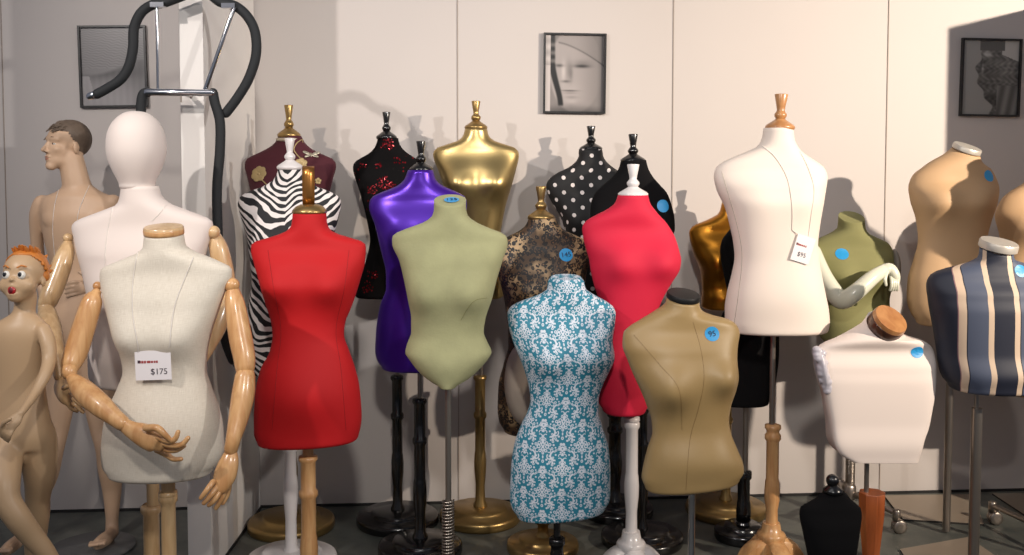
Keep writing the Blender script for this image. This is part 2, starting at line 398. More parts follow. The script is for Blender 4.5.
# ------------------------------------------------------------------ setting
fl = MB().add(box((0, 2.2, -.05), (9.5, 6.4, .1))).build('floor', M['floor'], None, False); fl['kind'] = 'structure'
def wall_seg(x0, x1, z0, z1, th):
    y0, y1 = wallY(x0), wallY(x1)
    return [Vector(p) for p in [(x0, y0, z0), (x1, y1, z0), (x1, y1 + th, z0), (x0, y0 + th, z0), (x0, y0, z1), (x1, y1, z1), (x1, y1 + th, z1), (x0, y0 + th, z1)]], [[0,3,2,1],[4,5,6,7],[0,1,5,4],[1,2,6,5],[2,3,7,6],[3,0,4,7]]
o = MB().add(wall_seg(-3.6, 4.2, 0, 3.3, .08)).build('wall_back', M['wall'], None, False); o['kind'] = 'structure'
for i, sx in enumerate((6, 458, 672, 885)):
    c = W(sx, 200)
    v, f = wall_seg(c.x - .0018, c.x + .0018, 0, 3.3, .004); v = [p - Vector((0, .0035, 0)) for p in v]
    o = MB().add((v, f)).build('trim_%d' % (i + 1), M['seam'], None, False); o['kind'] = 'structure'
v, f = wall_seg(-3.6, 4.2, 0, .012, .01); v = [p - Vector((0, .008, 0)) for p in v]
o = MB().add((v, f)).build('baseboard_back', M['skirt'], None, False); o['kind'] = 'structure'
# partition (its end faces the camera)
PXR = P(210, 480, 3.84).x; PXL = P(187, 480, 3.84).x
mb = MB().add(box(((PXR + PXL) / 2, (3.84 + 4.60) / 2, 1.65), (PXR - PXL, .76, 3.3)))
o = mb.build('wall_left', M['partition'], None, False); o['kind'] = 'structure'
o = MB().add(box((PXR + .003, 4.22, .006), (.006, .76, .012))).build('baseboard_left', M['skirt'], None, False); o['kind'] = 'structure'

# ------------------------------------------------------------------ generic parts
def interp(keys, y):
    if y <= keys[0][0]: return keys[0][1]
    for (a, va), (b, vb) in zip(keys, keys[1:]):
        if y <= b:
            t = (y - a) / (b - a); t = t * t * (3 - 2 * t); return va + (vb - va) * t
    return keys[-1][1]
def pchip(ys, vs, y):
    n = len(ys)
    if y <= ys[0]: return vs[0]
    if y >= ys[-1]: return vs[-1]
    h = [ys[i + 1] - ys[i] for i in range(n - 1)]; dl = [(vs[i + 1] - vs[i]) / h[i] for i in range(n - 1)]
    def m(i):
        if i == 0: return dl[0]
        if i == n - 1: return dl[-1]
        if dl[i - 1] * dl[i] <= 0: return 0
        w1 = 2 * h[i] + h[i - 1]; w2 = h[i] + 2 * h[i - 1]
        return (w1 + w2) / (w1 / dl[i - 1] + w2 / dl[i])
    for i in range(n - 1):
        if y <= ys[i + 1]:
            t = (y - ys[i]) / h[i]; t2 = t * t; t3 = t2 * t
            return (2*t3-3*t2+1)*vs[i] + (t3-2*t2+t)*h[i]*m(i) + (-2*t3+3*t2)*vs[i+1] + (t3-t2)*h[i]*m(i+1)
def torso(parent, rows, Y, material, sh, wa, bumps=(), depth=1.0, tilt=(0, 0), ntilt_h=22, slope=0.0, male=False, name='torso', exp=2.25, botround=.016, bustd=None, expb=None):
    """rows: (y, xl, xr) outline at the centre plane; sh/wa = shoulder-tip and waist rows; tilt=(forward, sideways) slope of neck cut"""
    ys = [r[0] for r in rows]; xl = [r[1] for r in rows]; xr = [r[2] for r in rows]
    s = mpp(Y); Wd = max(r[2] - r[1] for r in rows if r[0] <= sh + 12) * s
    yt, yb = ys[0], ys[-1]; nw = (xr[0] - xl[0]) * s
    bust = sh + (wa - sh) * .45 if bustd is None else bustd
    hip = wa + (yb - wa) * .6
    k = Wd / .42 * depth
    nb = sh - (sh - yt) * .45
    dk = [(yt, nw), (nb, nw * 1.08), (sh, .125 * k), (sh + (bust - sh) * .55, .185 * k), (bust, .205 * k), (wa, (.175 if not male else .2) * k), (hip, .235 * k), (yb, .215 * k)]
    dk.sort()
    n = 72; N = max(44, int((yb - yt) / 3.2))
    yv = [yt + (yb - yt) * i / N for i in range(N + 1)]
    vs = []; uvs = []; zt = P(0, yt, Y).z
    rings = []
    for yy in yv:
        a = pchip(ys, xl, yy); b = pchip(ys, xr, yy); c = P((a + b) / 2, yy, Y); w = (b - a) * s; d = interp(dk, yy)
        rings.append((yy, c, w, d, 1.0, 0.0))
    # rounded bottom edge
    yy, c, w, d, _, _ = rings[-1]
    for q in (.25, .5, .75, 1.0):
        t = q * PI / 2
        rings.append((yy, c, w - 2 * botround * (1 - math.cos(t)), d - 2 * botround * (1 - math.cos(t)), 1.0, -botround * math.sin(t)))
    Bp = [(P(bx, by, Y), br * s, ba * 1.3) for bx, by, br, ba in bumps]
    for yy, c, w, d, q, dz in rings:
        ring = []
        ex = exp if yy > sh - 6 else 2.0 + (exp - 2.0) * max(0, (yy - yt) / max(1, (sh - 6 - yt)))
        if expb and yy > sh: ex = exp + (expb - exp) * min(1, (yy - sh) / (yb - sh) * 1.5)
        nwt = max(0, 1 - (yy - yt) / ntilt_h)
        bw = max(0, (yy - (yb - (yb - sh) * .2)) / ((yb - sh) * .2))
        for j in range(n):
            t = PI / 2 + 2 * PI * j / n
            cx_, sn_ = math.cos(t), math.sin(t)
            x = w / 2 * math.copysign(abs(cx_) ** (2 / ex), cx_); y = d / 2 * math.copysign(abs(sn_) ** (2 / ex), sn_)
            p = Vector((c.x + x, Y + y, c.z + dz))
            if y < 0 or (y == 0):
                fw = min(1, -y / (d / 2) * 1.6) if d else 0
                for bc, br, ba in Bp:
                    e = ((p.x - bc.x) ** 2 + ((p.z - bc.z) * (1.0 if p.z > bc.z else 1.18)) ** 2) / (br * br)
                    p.y -= ba * math.exp(-e * 1.4) * fw
            p.z += nwt * (y * tilt[0] - x * tilt[1]) + bw * slope * x
            ring.append(p)
        cum = [0]
        for j in range(n): cum.append(cum[-1] + (ring[(j + 1) % n] - ring[j]).length)
        mid = cum[n // 2]
        vs.append(ring); uvs.append([(mid - cum[j], ring[j % n].z) for j in range(n + 1)])
    R = len(vs); V = [p for r in vs for p in r]; F = []; UV = []
    for i in range(R - 1):
        for j in range(n):
            F.append([i * n + j, i * n + (j + 1) % n, (i + 1) * n + (j + 1) % n, (i + 1) * n + j])
            UV += [uvs[i][j], uvs[i][j + 1], uvs[i + 1][j + 1], uvs[i + 1][j]]
    ct = sum(vs[0], Vector()) / n; cb = sum(vs[-1], Vector()) / n
    V += [ct, cb]
    for j in range(n):
        F.append([(j + 1) % n, j, len(V) - 2]); UV += [(vs[0][(j+1)%n].x - ct.x, ct.z + vs[0][(j+1)%n].y - Y), (vs[0][j].x - ct.x, ct.z + vs[0][j].y - Y), (0, ct.z)]
        F.append([(R - 1) * n + j, (R - 1) * n + (j + 1) % n, len(V) - 1]); UV += [(0, cb.z)] * 3
    F = [f[::-1] for f in F]
    # keep uv order in step with the reversed faces
    U2 = []; i = 0
    for f in F: U2 += UV[i:i + len(f)][::-1]; i += len(f)
    me = bpy.data.meshes.new(name); me.from_pydata([tuple(p) for p in V], [], F)
    ul = me.uv_layers.new(name='UV')
    for i, u in enumerate(U2): ul.data[i].uv = u
    bv = BVHTree.FromPolygons([tuple(p) for p in V], F)
    o = link(name, me, material, parent)
    # the rims stay crisp
    for p in me.polygons[-2 * n:]: p.use_smooth = False
    return o, bv, rings
def hit(bv, px, py, off=0.0):
    loc, nor, i, d = bv.ray_cast(EYE, ray(px, py).normalized())
    if loc is None:
        r = bv.find_nearest(P(px, py, 3.8)); loc, nor = r[0], r[1]
    if nor.y > 0 and abs(nor.y) > .2: nor = -nor
    return loc + nor * off, nor
def Rot(nor, roll=0):
    z = Vector(nor).normalized(); up = Vector((0, 0, 1))
    if abs(z.z) > .95: up = Vector((0, 1, 0))
    x = up.cross(z).normalized(); y = z.cross(x)
    R = Matrix((x, y, z)).transposed()
    return R @ Matrix.Rotation(roll, 3, 'Z')
def text_mesh(txt, size, R, c, depth=.0003):
    cu = bpy.data.curves.new('t', 'FONT'); cu.body = txt; cu.size = size; cu.align_x = 'CENTER'; cu.align_y = 'CENTER'; cu.extrude = depth
    t = bpy.data.objects.new('t', cu); C.objects.link(t); dg = bpy.context.evaluated_depsgraph_get(); dg.update()
    me = bpy.data.meshes.new_from_object(t.evaluated_get(dg)); bpy.data.objects.remove(t)
    me.transform(Matrix.Translation(c) @ R.to_4x4()); me.materials.clear()
    return me
def sticker(parent, bv, px, py, r_px, Y, txt=None, top=None):
    if top is not None: c, nor = top
    else: c, nor = hit(bv, px, py)
    R = Rot(nor, .1); r = r_px * mpp(Y)
    mb = MB(); vs = []; n = 24
    for q in (0, .5, 1.0):
        for j in range(n if q else 1):
            a = 2 * PI * j / n; p = c + R @ Vector((r * q * math.cos(a), r * q * math.sin(a), 0))
            if top is None:
                h = bv.find_nearest(p); nn = h[1] if h[1].dot(nor) > 0 else -h[1]; p = h[0] + nn * .0012
            else: p = p + nor * .0015
            vs.append(p)
    fs = [[0, 1 + j, 1 + (j + 1) % n] for j in range(n)] + [[1 + j, 1 + n + j, 1 + n + (j + 1) % n, 1 + (j + 1) % n] for j in range(n)]
    mb.add((vs, fs)); o = mb.build('price_sticker', M['sticker'], parent, False)
    o['label'] = 'round blue price sticker' + (' marked %s' % txt if txt else '')
    s = o.modifiers.new('th', 'SOLIDIFY'); s.thickness = .0006
    if txt:
        me = text_mesh(txt, r * 1.05, R, c + nor * .0028); link('handwritten_price', me, M['ink'], o, False)
    return o
def finial(parent, px, ytop, ybase, Y, material, wpx, lean=0.0, capmat=None, name='finial', topw=None):
    """flared peg over a ball over a dome cap"""
    s = mpp(Y); h = (ybase - ytop) * s; r = wpx / 2 * s; c = P(px, ybase, Y)
    R = Matrix.Rotation(lean, 3, 'Y')
    tw = (topw / 2 * s) if topw else r * .42
    cap = [(r * .98, -.006), (r * 1.04, 0), (r * 1.04, h * .05), (r * .92, h * .10), (r * .62, h * .18), (r * .40, h * .24), (r * .34, h * .27)]
    MB().add(lathe(cap, c, R)).build('neck_cap', capmat or material, parent)
    pr = [(r * .30, h * .25), (r * .36, h * .29), (r * .44, h * .35), (r * .43, h * .41), (r * .32, h * .47), (tw * .55, h * .52), (tw * .62, h * .62), (tw * .95, h * .97), (tw * .9, h * .99), (tw * .4, h * 1.0)]
    return MB().add(lathe(pr, c, R)).build(name, material, parent)
def disc_cap(parent, c, r, R, th, material, name='neck_cap', edge=None):
    pr = [(r * .9, -.002), (r, .002), (r, th * .8), (r * .95, th), (r * .5, th + .0015), (.001, th + .002)]
    o = MB().add(lathe(pr, c, R, n=36)).build(name, material, parent); sharp(o, 40)
    if edge is not None:
        MB().add(lathe([(r * 1.008, 0), (r * 1.012, th * .3), (r * 1.012, th * .62), (r * 1.0, th * .7)], c, R, n=36)).build('cap_edge', edge, o)
    return o
def turned_pole(parent, px, ytop, Y, r, material, zb=.055, fr=(.30, .60), name='pole', lean=None):
    t = P(px, ytop, Y); h = t.z - zb
    f1, f2 = fr
    pr = [(r * .8, h), (r * 1.25, h - .004), (r * 1.3, h - .016), (r * 1.02, h - .026), (r, h * (1 - f1) + .018), (r * 1.28, h * (1 - f1) + .008), (r * 1.28, h * (1 - f1) - .008), (r, h * (1 - f1) - .018), (r, h * (1 - f2) + .02), (r * 1.1, h * (1 - f2) + .01), (r * 1.22, h * (1 - f2) - .03), (r * 1.18, h * (1 - f2) - .07), (r * .92, h * (1 - f2) * .45), (r * .98, h * .06), (r * 1.35, h * .025), (r * 1.4, 0)]
    pr = [(a, b + zb) for a, b in pr][::-1]
    return MB().add(lathe(pr, (t.x, Y, 0), n=24)).build(name, material, parent)
def rod(parent, px, y0, y1, Y, r, material, name='rod', z1=None):
    a = P(px, y0, Y); b = P(px, y1, Y)
    zt = max(a.z, b.z); zb = min(a.z, b.z) if z1 is None else z1
    return sharp(MB().add(lathe([(r, zb), (r, zt)], (a.x, Y, 0), n=18)).build(name, material, parent), 40)
def round_base(parent, x, Y, r, material):
    pr = [(r * .97, 0), (r, .01), (r, .030), (r * .985, .038), (r * .94, .043), (r * .68, .045), (r * .665, .055), (r * .62, .062), (r * .2, .064), (.01, .064)]
    return MB().add(lathe(pr, (x, Y, 0), n=48)).build('base', material, parent)
def lobed_base(parent, x, Y, material, r=.135):
    mb = MB()
    for k_ in range(4):
        a = math.radians(12) + k_ * PI / 2; d = Vector((math.cos(a), math.sin(a), 0)); sd = Vector((-d.y, d.x, 0))
        vs = []; fs = []; N = 12
        for i in range(N + 1):
            t = i / N; q = r * (.02 + .98 * t)
            hh = .118 * math.sqrt(max(0, 1 - (t * .97) ** 2.2)) + .004; hw = .040 * (1 - .25 * t ** 3)
            for sx_, z in ((-1, 0.0), (-1, hh * .86), (-.55, hh), (.55, hh), (1, hh * .86), (1, 0.0)):
                vs.append(Vector((x, Y, z)) + d * q + sd * (hw * sx_))
        for i in range(N):
            for j in range(6): fs.append([i*6+j, i*6+(j+1)%6, (i+1)*6+(j+1)%6, (i+1)*6+j])
        fs.append([0,1,2,3,4,5]); fs.append([N*6+j for j in range(6)][::-1])
        mb.add((vs, fs))
    mb.add(lathe([(.050, .06), (.056, .112), (.058, .125), (.052, .135), (.040, .142), (.034, .175)], (x, Y, 0)))
    o = mb.build('base', material, parent); sharp(o, 50); return o
def plate_base(parent, pts, material):
    """pts: four floor corners"""
    vs = [Vector((a, b, .001)) for a, b in pts] + [Vector((a, b, .009)) for a, b in pts]
    fs = [[3,2,1,0],[4,5,6,7],[0,1,5,4],[1,2,6,5],[2,3,7,6],[3,0,4,7]]
    o = MB().add((vs, fs)).build('base_plate', material, parent, False)
    o.data.materials.append(M['plateedge'])
    for p in o.data.polygons:
        if abs(p.normal.z) < .5: p.material_index = 1
    return o
def spring(parent, x, Y, z0, z1, r, material, turns=18, wr=.0035):
    pr = []
    for i in range(turns * 12 + 1):
        a = i / 12 * 2 * PI; pr.append((x + r * math.cos(a), Y + r * math.sin(a), z0 + (z1 - z0) * i / (turns * 12), wr))
    return MB().add(tube(pr, 6)).build('spring', material, parent)
def floorpt(px, py):
    d = ray(px, py); t = -EYE.z / d.z; return EYE + d * t
def seam_line(parent, bv, pts, name, material, r=.0012, off=.0004, n=6):
    q = []
    for (x0, y0), (x1, y1) in zip(pts, pts[1:]):
        for i in range(10): q.append((x0 + (x1 - x0) * i / 10, y0 + (y1 - y0) * i / 10))
    q.append(pts[-1]); out = []
    for x, y in cr(pts, 12):
        loc, nor, i, d = bv.ray_cast(EYE, ray(x, y).normalized())
        if loc is None: continue
        if nor.y > 0: nor = -nor
        p = loc + nor * off; out.append((p.x, p.y, p.z, r))
    return MB().add(tube(out, n)).build(name, material, parent)
# ------------------------------------------------------------------ the dress forms
GR = 'dress forms crowded on their stands'
def F(name, label, px, Y, cat='dress form', loc=None):
    c = P(px, 400, Y); return thing(name, label, cat, (c.x, Y, 0), GR)

# maroon velvet
Y = 4.36; t = F('dress_form', 'maroon velvet bust form with gold flower and butterfly embroidery and gold finial', 290, Y)
_, bv, _ = torso(t, [(136,279,301),(143,275,305),(150,265,313),(155,254,324),(160,246,334),(166,245,336),(178,248,333),(190,251,330),(210,257,324),(235,265,316),(255,267,314),(280,262,319),(300,259,322)], Y, M['maroon'], 160, 245, [(268,200,20,.03),(312,200,20,.03)])
finial(t, 289, 105, 136, Y, M['gold'], 22)
turned_pole(t, 290, 380, Y, .024, M['gold']); rod(t, 290, 300, 384, Y, .012, M['steel']); round_base(t, P(290, 400, Y).x, Y, .19, M['gold'])
c = P(289, 138.5, Y); MB().add(lathe([(.05, -.014), (.055, -.01), (.055, 0), (.05, .003)], c)).build('beaded_collar', M['silver'], t)
def flower(parent, bv, px, py, r, n=5, petal=.5, ph=0, stem=None, name='embroidered_flower', material=None):
    mb = MB(); c, nor = hit(bv, px, py, .001); R = Rot(nor)
    for k_ in range(n):
        a = ph + 2 * PI * k_ / n
        cc = c + R @ Vector((math.cos(a) * r * .6, math.sin(a) * r * .6, .001))
        mb.add(ell(cc, (r * .5, r * petal * .62, .0022), R @ Matrix.Rotation(a, 3, 'Z'), 12, 6))
    mb.add(ell(c, (r * .25, r * .25, .004), R, 10, 6))
    if stem:
        q = []
        for x, y in cr(stem, 5):
            p, _n = hit(bv, x, y, .0015); q.append((p.x, p.y, p.z, .0028))
        mb.add(tube(q, 6))
    return mb.build(name, material or M['embroid'], parent)
flower(t, bv, 259, 174, .034, 7, .8, 0, [(260,178),(265,183),(270,188)])
flower(t, bv, 301, 164, .026, 6, .8, .4, [(300,158),(294,150),(297,143),(303,139)])
mb = MB(); c, nor = hit(bv, 311, 155, .002); R = Rot(nor)
for a, l, w in ((.35, .034, .013), (-.35, .026, .011), (PI - .5, .030, .013), (PI + .35, .024, .010)):
    mb.add(ell(c + R @ Vector((math.cos(a) * l * .7, math.sin(a) * l * .7, 0)), (l * .6, w * .6, .002), R @ Matrix.Rotation(a, 3, 'Z'), 12, 6))
mb.add(ell(c, (.004, .012, .004), R, 8, 6)); mb.build('embroidered_butterfly', M['silver'], t)
flower(t, bv, 318, 181, .014, 5, .8, .2, name='embroidered_bud')

# zebra
Y = 3.95; t = F('dress_form', 'zebra striped dress form with white finial, partly behind the scarlet form', 291, Y)
torso(t, [(168,279,302),(178,275,306),(186,264,315),(192,248,331),(197,240,339),(204,238,341),(215,241,339),(235,247,334),(258,250,329),(281,252,326),(300,249,330),(320,246,334),(345,244,336),(362,247,334),(370,252,330)], Y, M['zebra'], 197, 281, [(270,242,22,.03),(312,242,22,.03)])
finial(t, 290, 138, 168, Y, M['whitegloss'], 25)
turned_pole(t, 290, 442, Y, .024, M['whitegloss'], fr=(.05, .34)); rod(t, 290, 372, 444, Y, .012, M['steel']); round_base(t, P(290, 400, Y).x, Y, .18, M['whitegloss'])

# red
Y = 3.58; t = F('dress_form', 'scarlet red dress form with bronze strap loop on the neck cap and wood pole', 309, Y)
_, bv, _ = torso(t, [(212,293,326),(224,292,327),(230,288,330),(235,277,340),(239,264,354),(243,252,365),(250,251,366),(262,254,365),(281,260,360),(306,267,352),(324,272,345),(335,273,344),(351,270,349),(368,261,355),(390,256,360),(420,254,362),(430,254,361),(438,257,359)], Y, M['red'], 243, 335, [(282,283,26,.038),(336,283,26,.038),(308,385,48,.03)], slope=.05, bustd=285)
c = P(309.5, 212, Y); r = 17 * mpp(Y)
MB().add(lathe([(r, -.004), (r * 1.02, 0), (r, .006), (r * .8, .02), (r * .55, .027), (.001, .03)], c)).build('neck_cap', M['gold'], t)
mb = MB(); w = .021; path = []
z0 = c.z + .026; z1 = P(309, 166, Y).z
for q in [(-.006, z0), (-.010, z0 + .03), (-.011, z1 - .03), (-.008, z1 - .008), (0, z1), (.008, z1 - .008), (.011, z1 - .03), (.010, z0 + .03), (.006, z0)]: path.append(q)
vs = []; fs = []; Rz = Matrix.Rotation(math.radians(14), 3, 'Z')
for yy, z in path:
    nrm = 0.0015
    for sx_ in (-1, 1): vs.append(Vector((c.x - .003, Y, z)) + Rz @ Vector((sx_ * w, yy * 1.8, 0)))
for i in range(len(path) - 1): fs.append([2*i, 2*i+1, 2*i+3, 2*i+2])
o = mb.add((vs, fs)).build('strap_loop', M['bronzestrap'], t); s_ = o.modifiers.new('t', 'SOLIDIFY'); s_.thickness = .003
seam_line(t, bv, [(268,250),(274,290),(281,330),(277,370),(272,430)], 'seam', M['maroonseam'], .0006)
seam_line(t, bv, [(349,250),(344,290),(336,330),(341,370),(346,430)], 'seam', M['maroonseam'], .0006)
turned_pole(t, 308, 455, Y, .027, M['wood'], fr=(.28, .62)); rod(t, 308, 444, 462, Y, .02, M['wood'], name='pole_neck'); round_base(t, P(308, 400, Y).x, Y, .18, M['wood'])

# black floral
Y = 4.42; t = F('dress_form', 'black bust form with dark red sequin flowers and glossy black finial', 397, Y)
_, bv, _ = torso(t, [(138,378,398),(145,376,400),(152,371,406),(158,361,415),(163,354,421),(168,353,423),(180,356,421),(195,361,417),(220,367,411),(240,370,410),(260,366,414),(280,359,420),(294,355,423)], Y, M['floral'], 163, 240, [(373,200,19,.03),(407,200,19,.03)])
finial(t, 386.5, 112, 138, Y, M['blackgloss'], 20)
random.seed(21)
def sequins(parent, bv, px, py, r, n):
    mb = MB()
    for i in range(n):
        a = random.random() * 2 * PI; q = r * math.sqrt(random.random()) * (.55 + .45 * abs(math.cos(2.5 * a)))
        c, nor = hit(bv, px + q * math.cos(a), py + q * math.sin(a) * .8, .001)
        mb.add(lathe([(.0034, 0), (.0034, .0008)], c, Rot(nor + Vector((random.uniform(-.4, .4), 0, random.uniform(-.4, .4)))), n=7))
    return mb.build('sequin_flower', M['sequin'], parent, False)
for x, y, r, n in ((388,144,8,42),(383,183,9,44),(391,186,6,24),(372,190,6,24),(379,166,4,12),(398,160,5,10),(364,166,5,10),(373,275,7,22),(368,288,6,16)): sequins(t, bv, x, y, r, n)
turned_pole(t, 397, 375, Y, .023, M['blackgloss']); rod(t, 397, 296, 378, Y, .009, M['steel']); round_base(t, P(397, 400, Y).x, Y, .185, M['blackgloss'])

# purple
Y = 4.08; t = F('dress_form', 'shiny purple satin dress form with black finial behind the sage green form', 420, Y)
torso(t, [(170,408,433),(180,404,436),(187,395,445),(192,382,457),(198,371,466),(206,369,467),(225,375,462),(250,381,455),(275,386,449),(288,386,450),(305,380,456),(330,376,460),(350,375,461),(360,377,459),(365,381,455)], Y, M['purple'], 198, 288, [(400,240,20,.032),(440,240,20,.032)])
finial(t, 421, 141, 170, Y, M['blackgloss'], 23)
turned_pole(t, 419.5, 398, Y, .0235, M['blackgloss']); rod(t, 419.5, 368, 400, Y, .008, M['steel']); round_base(t, P(419.5, 400, Y).x, Y, .175, M['blackgloss'])

# gold
Y = 4.46; t = F('dress_form', 'metallic gold bust form with gold finial against the back wall', 480, Y)
torso(t, [(128,465,487),(136,463,489),(141,457,495),(145,445,507),(149,435,517),(155,433,519),(170,438,516),(185,443,512),(205,450,506),(225,454,502),(240,455,500),(260,453,501),(280,450,503),(294,449,504)], Y, M['goldform'], 149, 240, [(456,183,19,.036),(499,183,19,.036)])
finial(t, 476, 101, 128, Y, M['gold'], 22)
turned_pole(t, 480, 375, Y, .023, M['gold']); rod(t, 481, 296, 380, Y, .008, M['steel']); round_base(t, P(480, 400, Y).x, Y, .185, M['gold'])

# sage green
Y = 3.65; t = F('dress_form', 'sage green suede torso with flat neck top, blue sticker and swimwear cut hips', 448, Y)
o, bv, rg = torso(t, [(200,434,466),(208,434,466),(216,432,468),(222,424,476),(228,408,489),(233,396,502),(237,392,507),(243,392,508),(260,399,503),(280,404,497),(300,408,492),(318,411,486),(332,411,484),(343,407,488),(352,405,492),(358,409,489),(366,415,482),(373,422,475),(379,431,466),(382,438,459)], Y, M['green'], 237, 332, [(425,292,25,.03),(474,292,25,.03)], tilt=(.32, 0), bustd=285, botround=.006)
ct = P(450, 200, Y); sticker(t, bv, 452, 199, 7.5, Y, '125', top=(ct + Vector((.006, -.006, .0005)), Vector((0, -.3, .954))))
seam_line(t, bv, [(461,320),(468,308),(476,300),(487,298)], 'seam', M['olive'], .001)
rod(t, 448, 384, 560, Y, .011, M['steel'], name='pole', z1=.03); cx_ = P(446, 500, Y).x
spring(t, P(448, 500, Y).x, Y, .06, P(448, 500, Y).z, .021, M['steel'], 26, .0038); round_base(t, P(448, 400, Y).x, Y, .17, M['steel'])

# leopard
Y = 4.1; t = F('dress_form', 'leopard print dress form with gold finial behind the teal damask form', 543, Y)
o, bv, _ = torso(t, [(218,529,556),(226,525,560),(232,517,568),(238,505,582),(243,496,590),(250,492,593),(265,494,589),(280,499,585),(300,504,579),(320,507,575),(345,508,574),(365,503,580),(385,498,585),(410,497,586),(422,499,584),(428,503,580)], Y, M['leopard'], 243, 335, [(522,290,22,.035),(565,290,22,.035)])
finial(t, 541, 186, 218, Y, M['gold'], 26)
sticker(t, bv, 566, 255, 6.8, Y, '145')
mb = MB(); vs = []; n = 28
cc, nn = hit(bv, 526, 384)
for q in (0, .35, .7, 1.0):
    for j in range(n if q else 1):
        a = 2 * PI * j / n; x_, y_ = 527 + 22 * q * math.cos(a), 383 + 43 * q * math.sin(a)
        p, _n = hit(bv, x_, y_, .003); vs.append(p)
fs = [[0, 1 + j, 1 + (j + 1) % n] for j in range(n)]
for r_ in range(2): fs += [[1 + r_*n + j, 1 + (r_+1)*n + j, 1 + (r_+1)*n + (j+1) % n, 1 + r_*n + (j+1) % n] for j in range(n)]
o = MB().add((vs, fs)).build('hip_panel', mat('pale_hip_lining', rgb(176, 162, 148), .7), t); s_ = o.modifiers.new('t', 'SOLIDIFY'); s_.thickness = .002; o['label'] = 'plain pale panel on the hip'
turned_pole(t, 543, 470, Y, .024, M['gold'], fr=(.25, .55)); rod(t, 543, 430, 474, Y, .009, M['steel']); round_base(t, P(543, 400, Y).x, Y, .15, M['gold'])

# polka dots
Y = 4.54; t = F('dress_form', 'black bust form with white polka dots and black finial', 614, Y)
torso(t, [(149,579,602),(158,578,604),(166,571,611),(173,557,622),(179,549,631),(186,546,634),(195,548,632),(205,553,627),(218,561,620),(240,566,614),(262,566,614),(290,560,622),(320,555,627),(350,553,628),(366,556,624)], Y, M['polka'], 180, 252, [(571,220,20,.03),(610,220,20,.03)])
finial(t, 591, 126, 149, Y, M['blackgloss'], 22)
turned_pole(t, 615, 412, Y, .028, M['blackgloss'], fr=(.2, .5)); rod(t, 615, 368, 414, Y, .01, M['steel']); round_base(t, P(618, 400, Y).x, Y, .165, M['blackgloss'])

# black velvet
Y = 4.19; t = F('dress_form', 'plain black velvet dress form with blue sticker behind the crimson pink form', 643, Y)
o, bv, _ = torso(t, [(160,621,646),(168,619,648),(177,612,653),(185,603,660),(193,595,667),(203,591,671),(215,590,674),(228,592,675),(240,595,671),(260,600,664),(285,604,656),(310,605,652),(335,602,648),(360,600,646),(370,603,643)], Y, M['black'], 200, 300, [])
finial(t, 633, 134, 161, Y, M['blackgloss'], 24)
sticker(t, bv, 663, 206, 6.5, Y)
turned_pole(t, 643, 408, Y, .019, M['blackgloss']); rod(t, 640, 372, 410, Y, .009, M['steel']); round_base(t, P(643, 400, Y).x, Y, .175, M['blackgloss'])

# crimson pink
Y = 3.86; t = F('dress_form', 'crimson pink dress form with white finial on a white turned pole and lobed base', 632, Y)
torso(t, [(195,618,648),(203,615,650),(210,606,655),(216,594,660),(221,586,665),(228,582,670),(237,583,675),(250,586,679),(260,589,681),(268,590,680),(282,593,672),(300,598,662),(320,600,655),(340,600,653),(360,598,655),(385,597,653),(402,598,650),(408,602,646)], Y, M['pink'], 228, 330, [(618,262,22,.03),(662,262,20,.03)])
finial(t, 633, 164, 195, Y, M['whitegloss'], 29, topw=13)
turned_pole(t, 632, 416, Y, .024, M['whitegloss'], zb=.14, fr=(.07, .5)); rod(t, 632, 408, 420, Y, .008, M['chrome']); lobed_base(t, P(632, 400, Y).x, Y, M['whitegloss'], r=.135)

# damask
Y = 3.72; t = F('dress_form', 'teal dress form printed with white damask scrolls in the front row', 562, Y)
o, bv, _ = torso(t, [(277,551,581),(281,548,584),(289,547,586),(295,538,595),(301,521,606),(306,511,613),(313,507,616),(325,508,615),(340,512,613),(357,519,615),(370,524,610),(385,528,603),(400,530,599),(412,527,599),(424,521,602),(447,513,609),(470,510,611),(495,509,611),(504,511,610),(510,516,606)], Y, M['damask'], 308, 402, [(545,355,25,.036),(594,352,23,.03)], tilt=(.1, 0), slope=.09)
turned_pole(t, 557, 537, Y, .024, M['blackgloss'], fr=(.12, .5)); rod(t, 557, 516, 545, Y, .013, M['blackgloss']); round_base(t, P(557, 400, Y).x, Y, .17, M['blackgloss'])

# leather
Y = 3.5; t = F('dress_form', 'tan leather torso with black neck disc and blue sticker reading 95', 691, Y)
o, bv, _ = torso(t, [(299,667,699),(306,665,700),(311,657,704),(315,650,714),(319,642,729),(325,631,737),(333,623,740),(345,622,738),(360,627,737),(375,633,738),(388,639,736),(405,646,731),(420,651,729),(432,652,731),(450,647,738),(464,643,743),(474,641,744),(481,644,740)], Y, M['leather'], 326, 425, [(665,385,28,.04),(724,374,23,.036)], tilt=(.22, .1), slope=.10)
disc_cap(t, P(683, 299, Y) + Vector((0, 0, .001)), 17 * mpp(Y), Matrix.Rotation(.24, 3, 'X') @ Matrix.Rotation(.1, 3, 'Y'), .02, mat('black_neck_disc', rgb(14, 14, 15), .5, spec=.3))
sticker(t, bv, 712, 334, 7.5, Y, '95')
lc = mat('leather_seam', rgb(128, 100, 60), .5)
seam_line(t, bv, [(693,322),(701,350),(704,380),(698,410),(690,440),(686,490)], 'seam', lc, .0006)
seam_line(t, bv, [(634,335),(660,365),(679,390),(682,430)], 'seam', lc, .0006)
rod(t, 692, 484, 600, Y, .012, M['chrome'], name='pole', z1=.03); round_base(t, P(692, 400, Y).x, Y, .17, M['steel'])

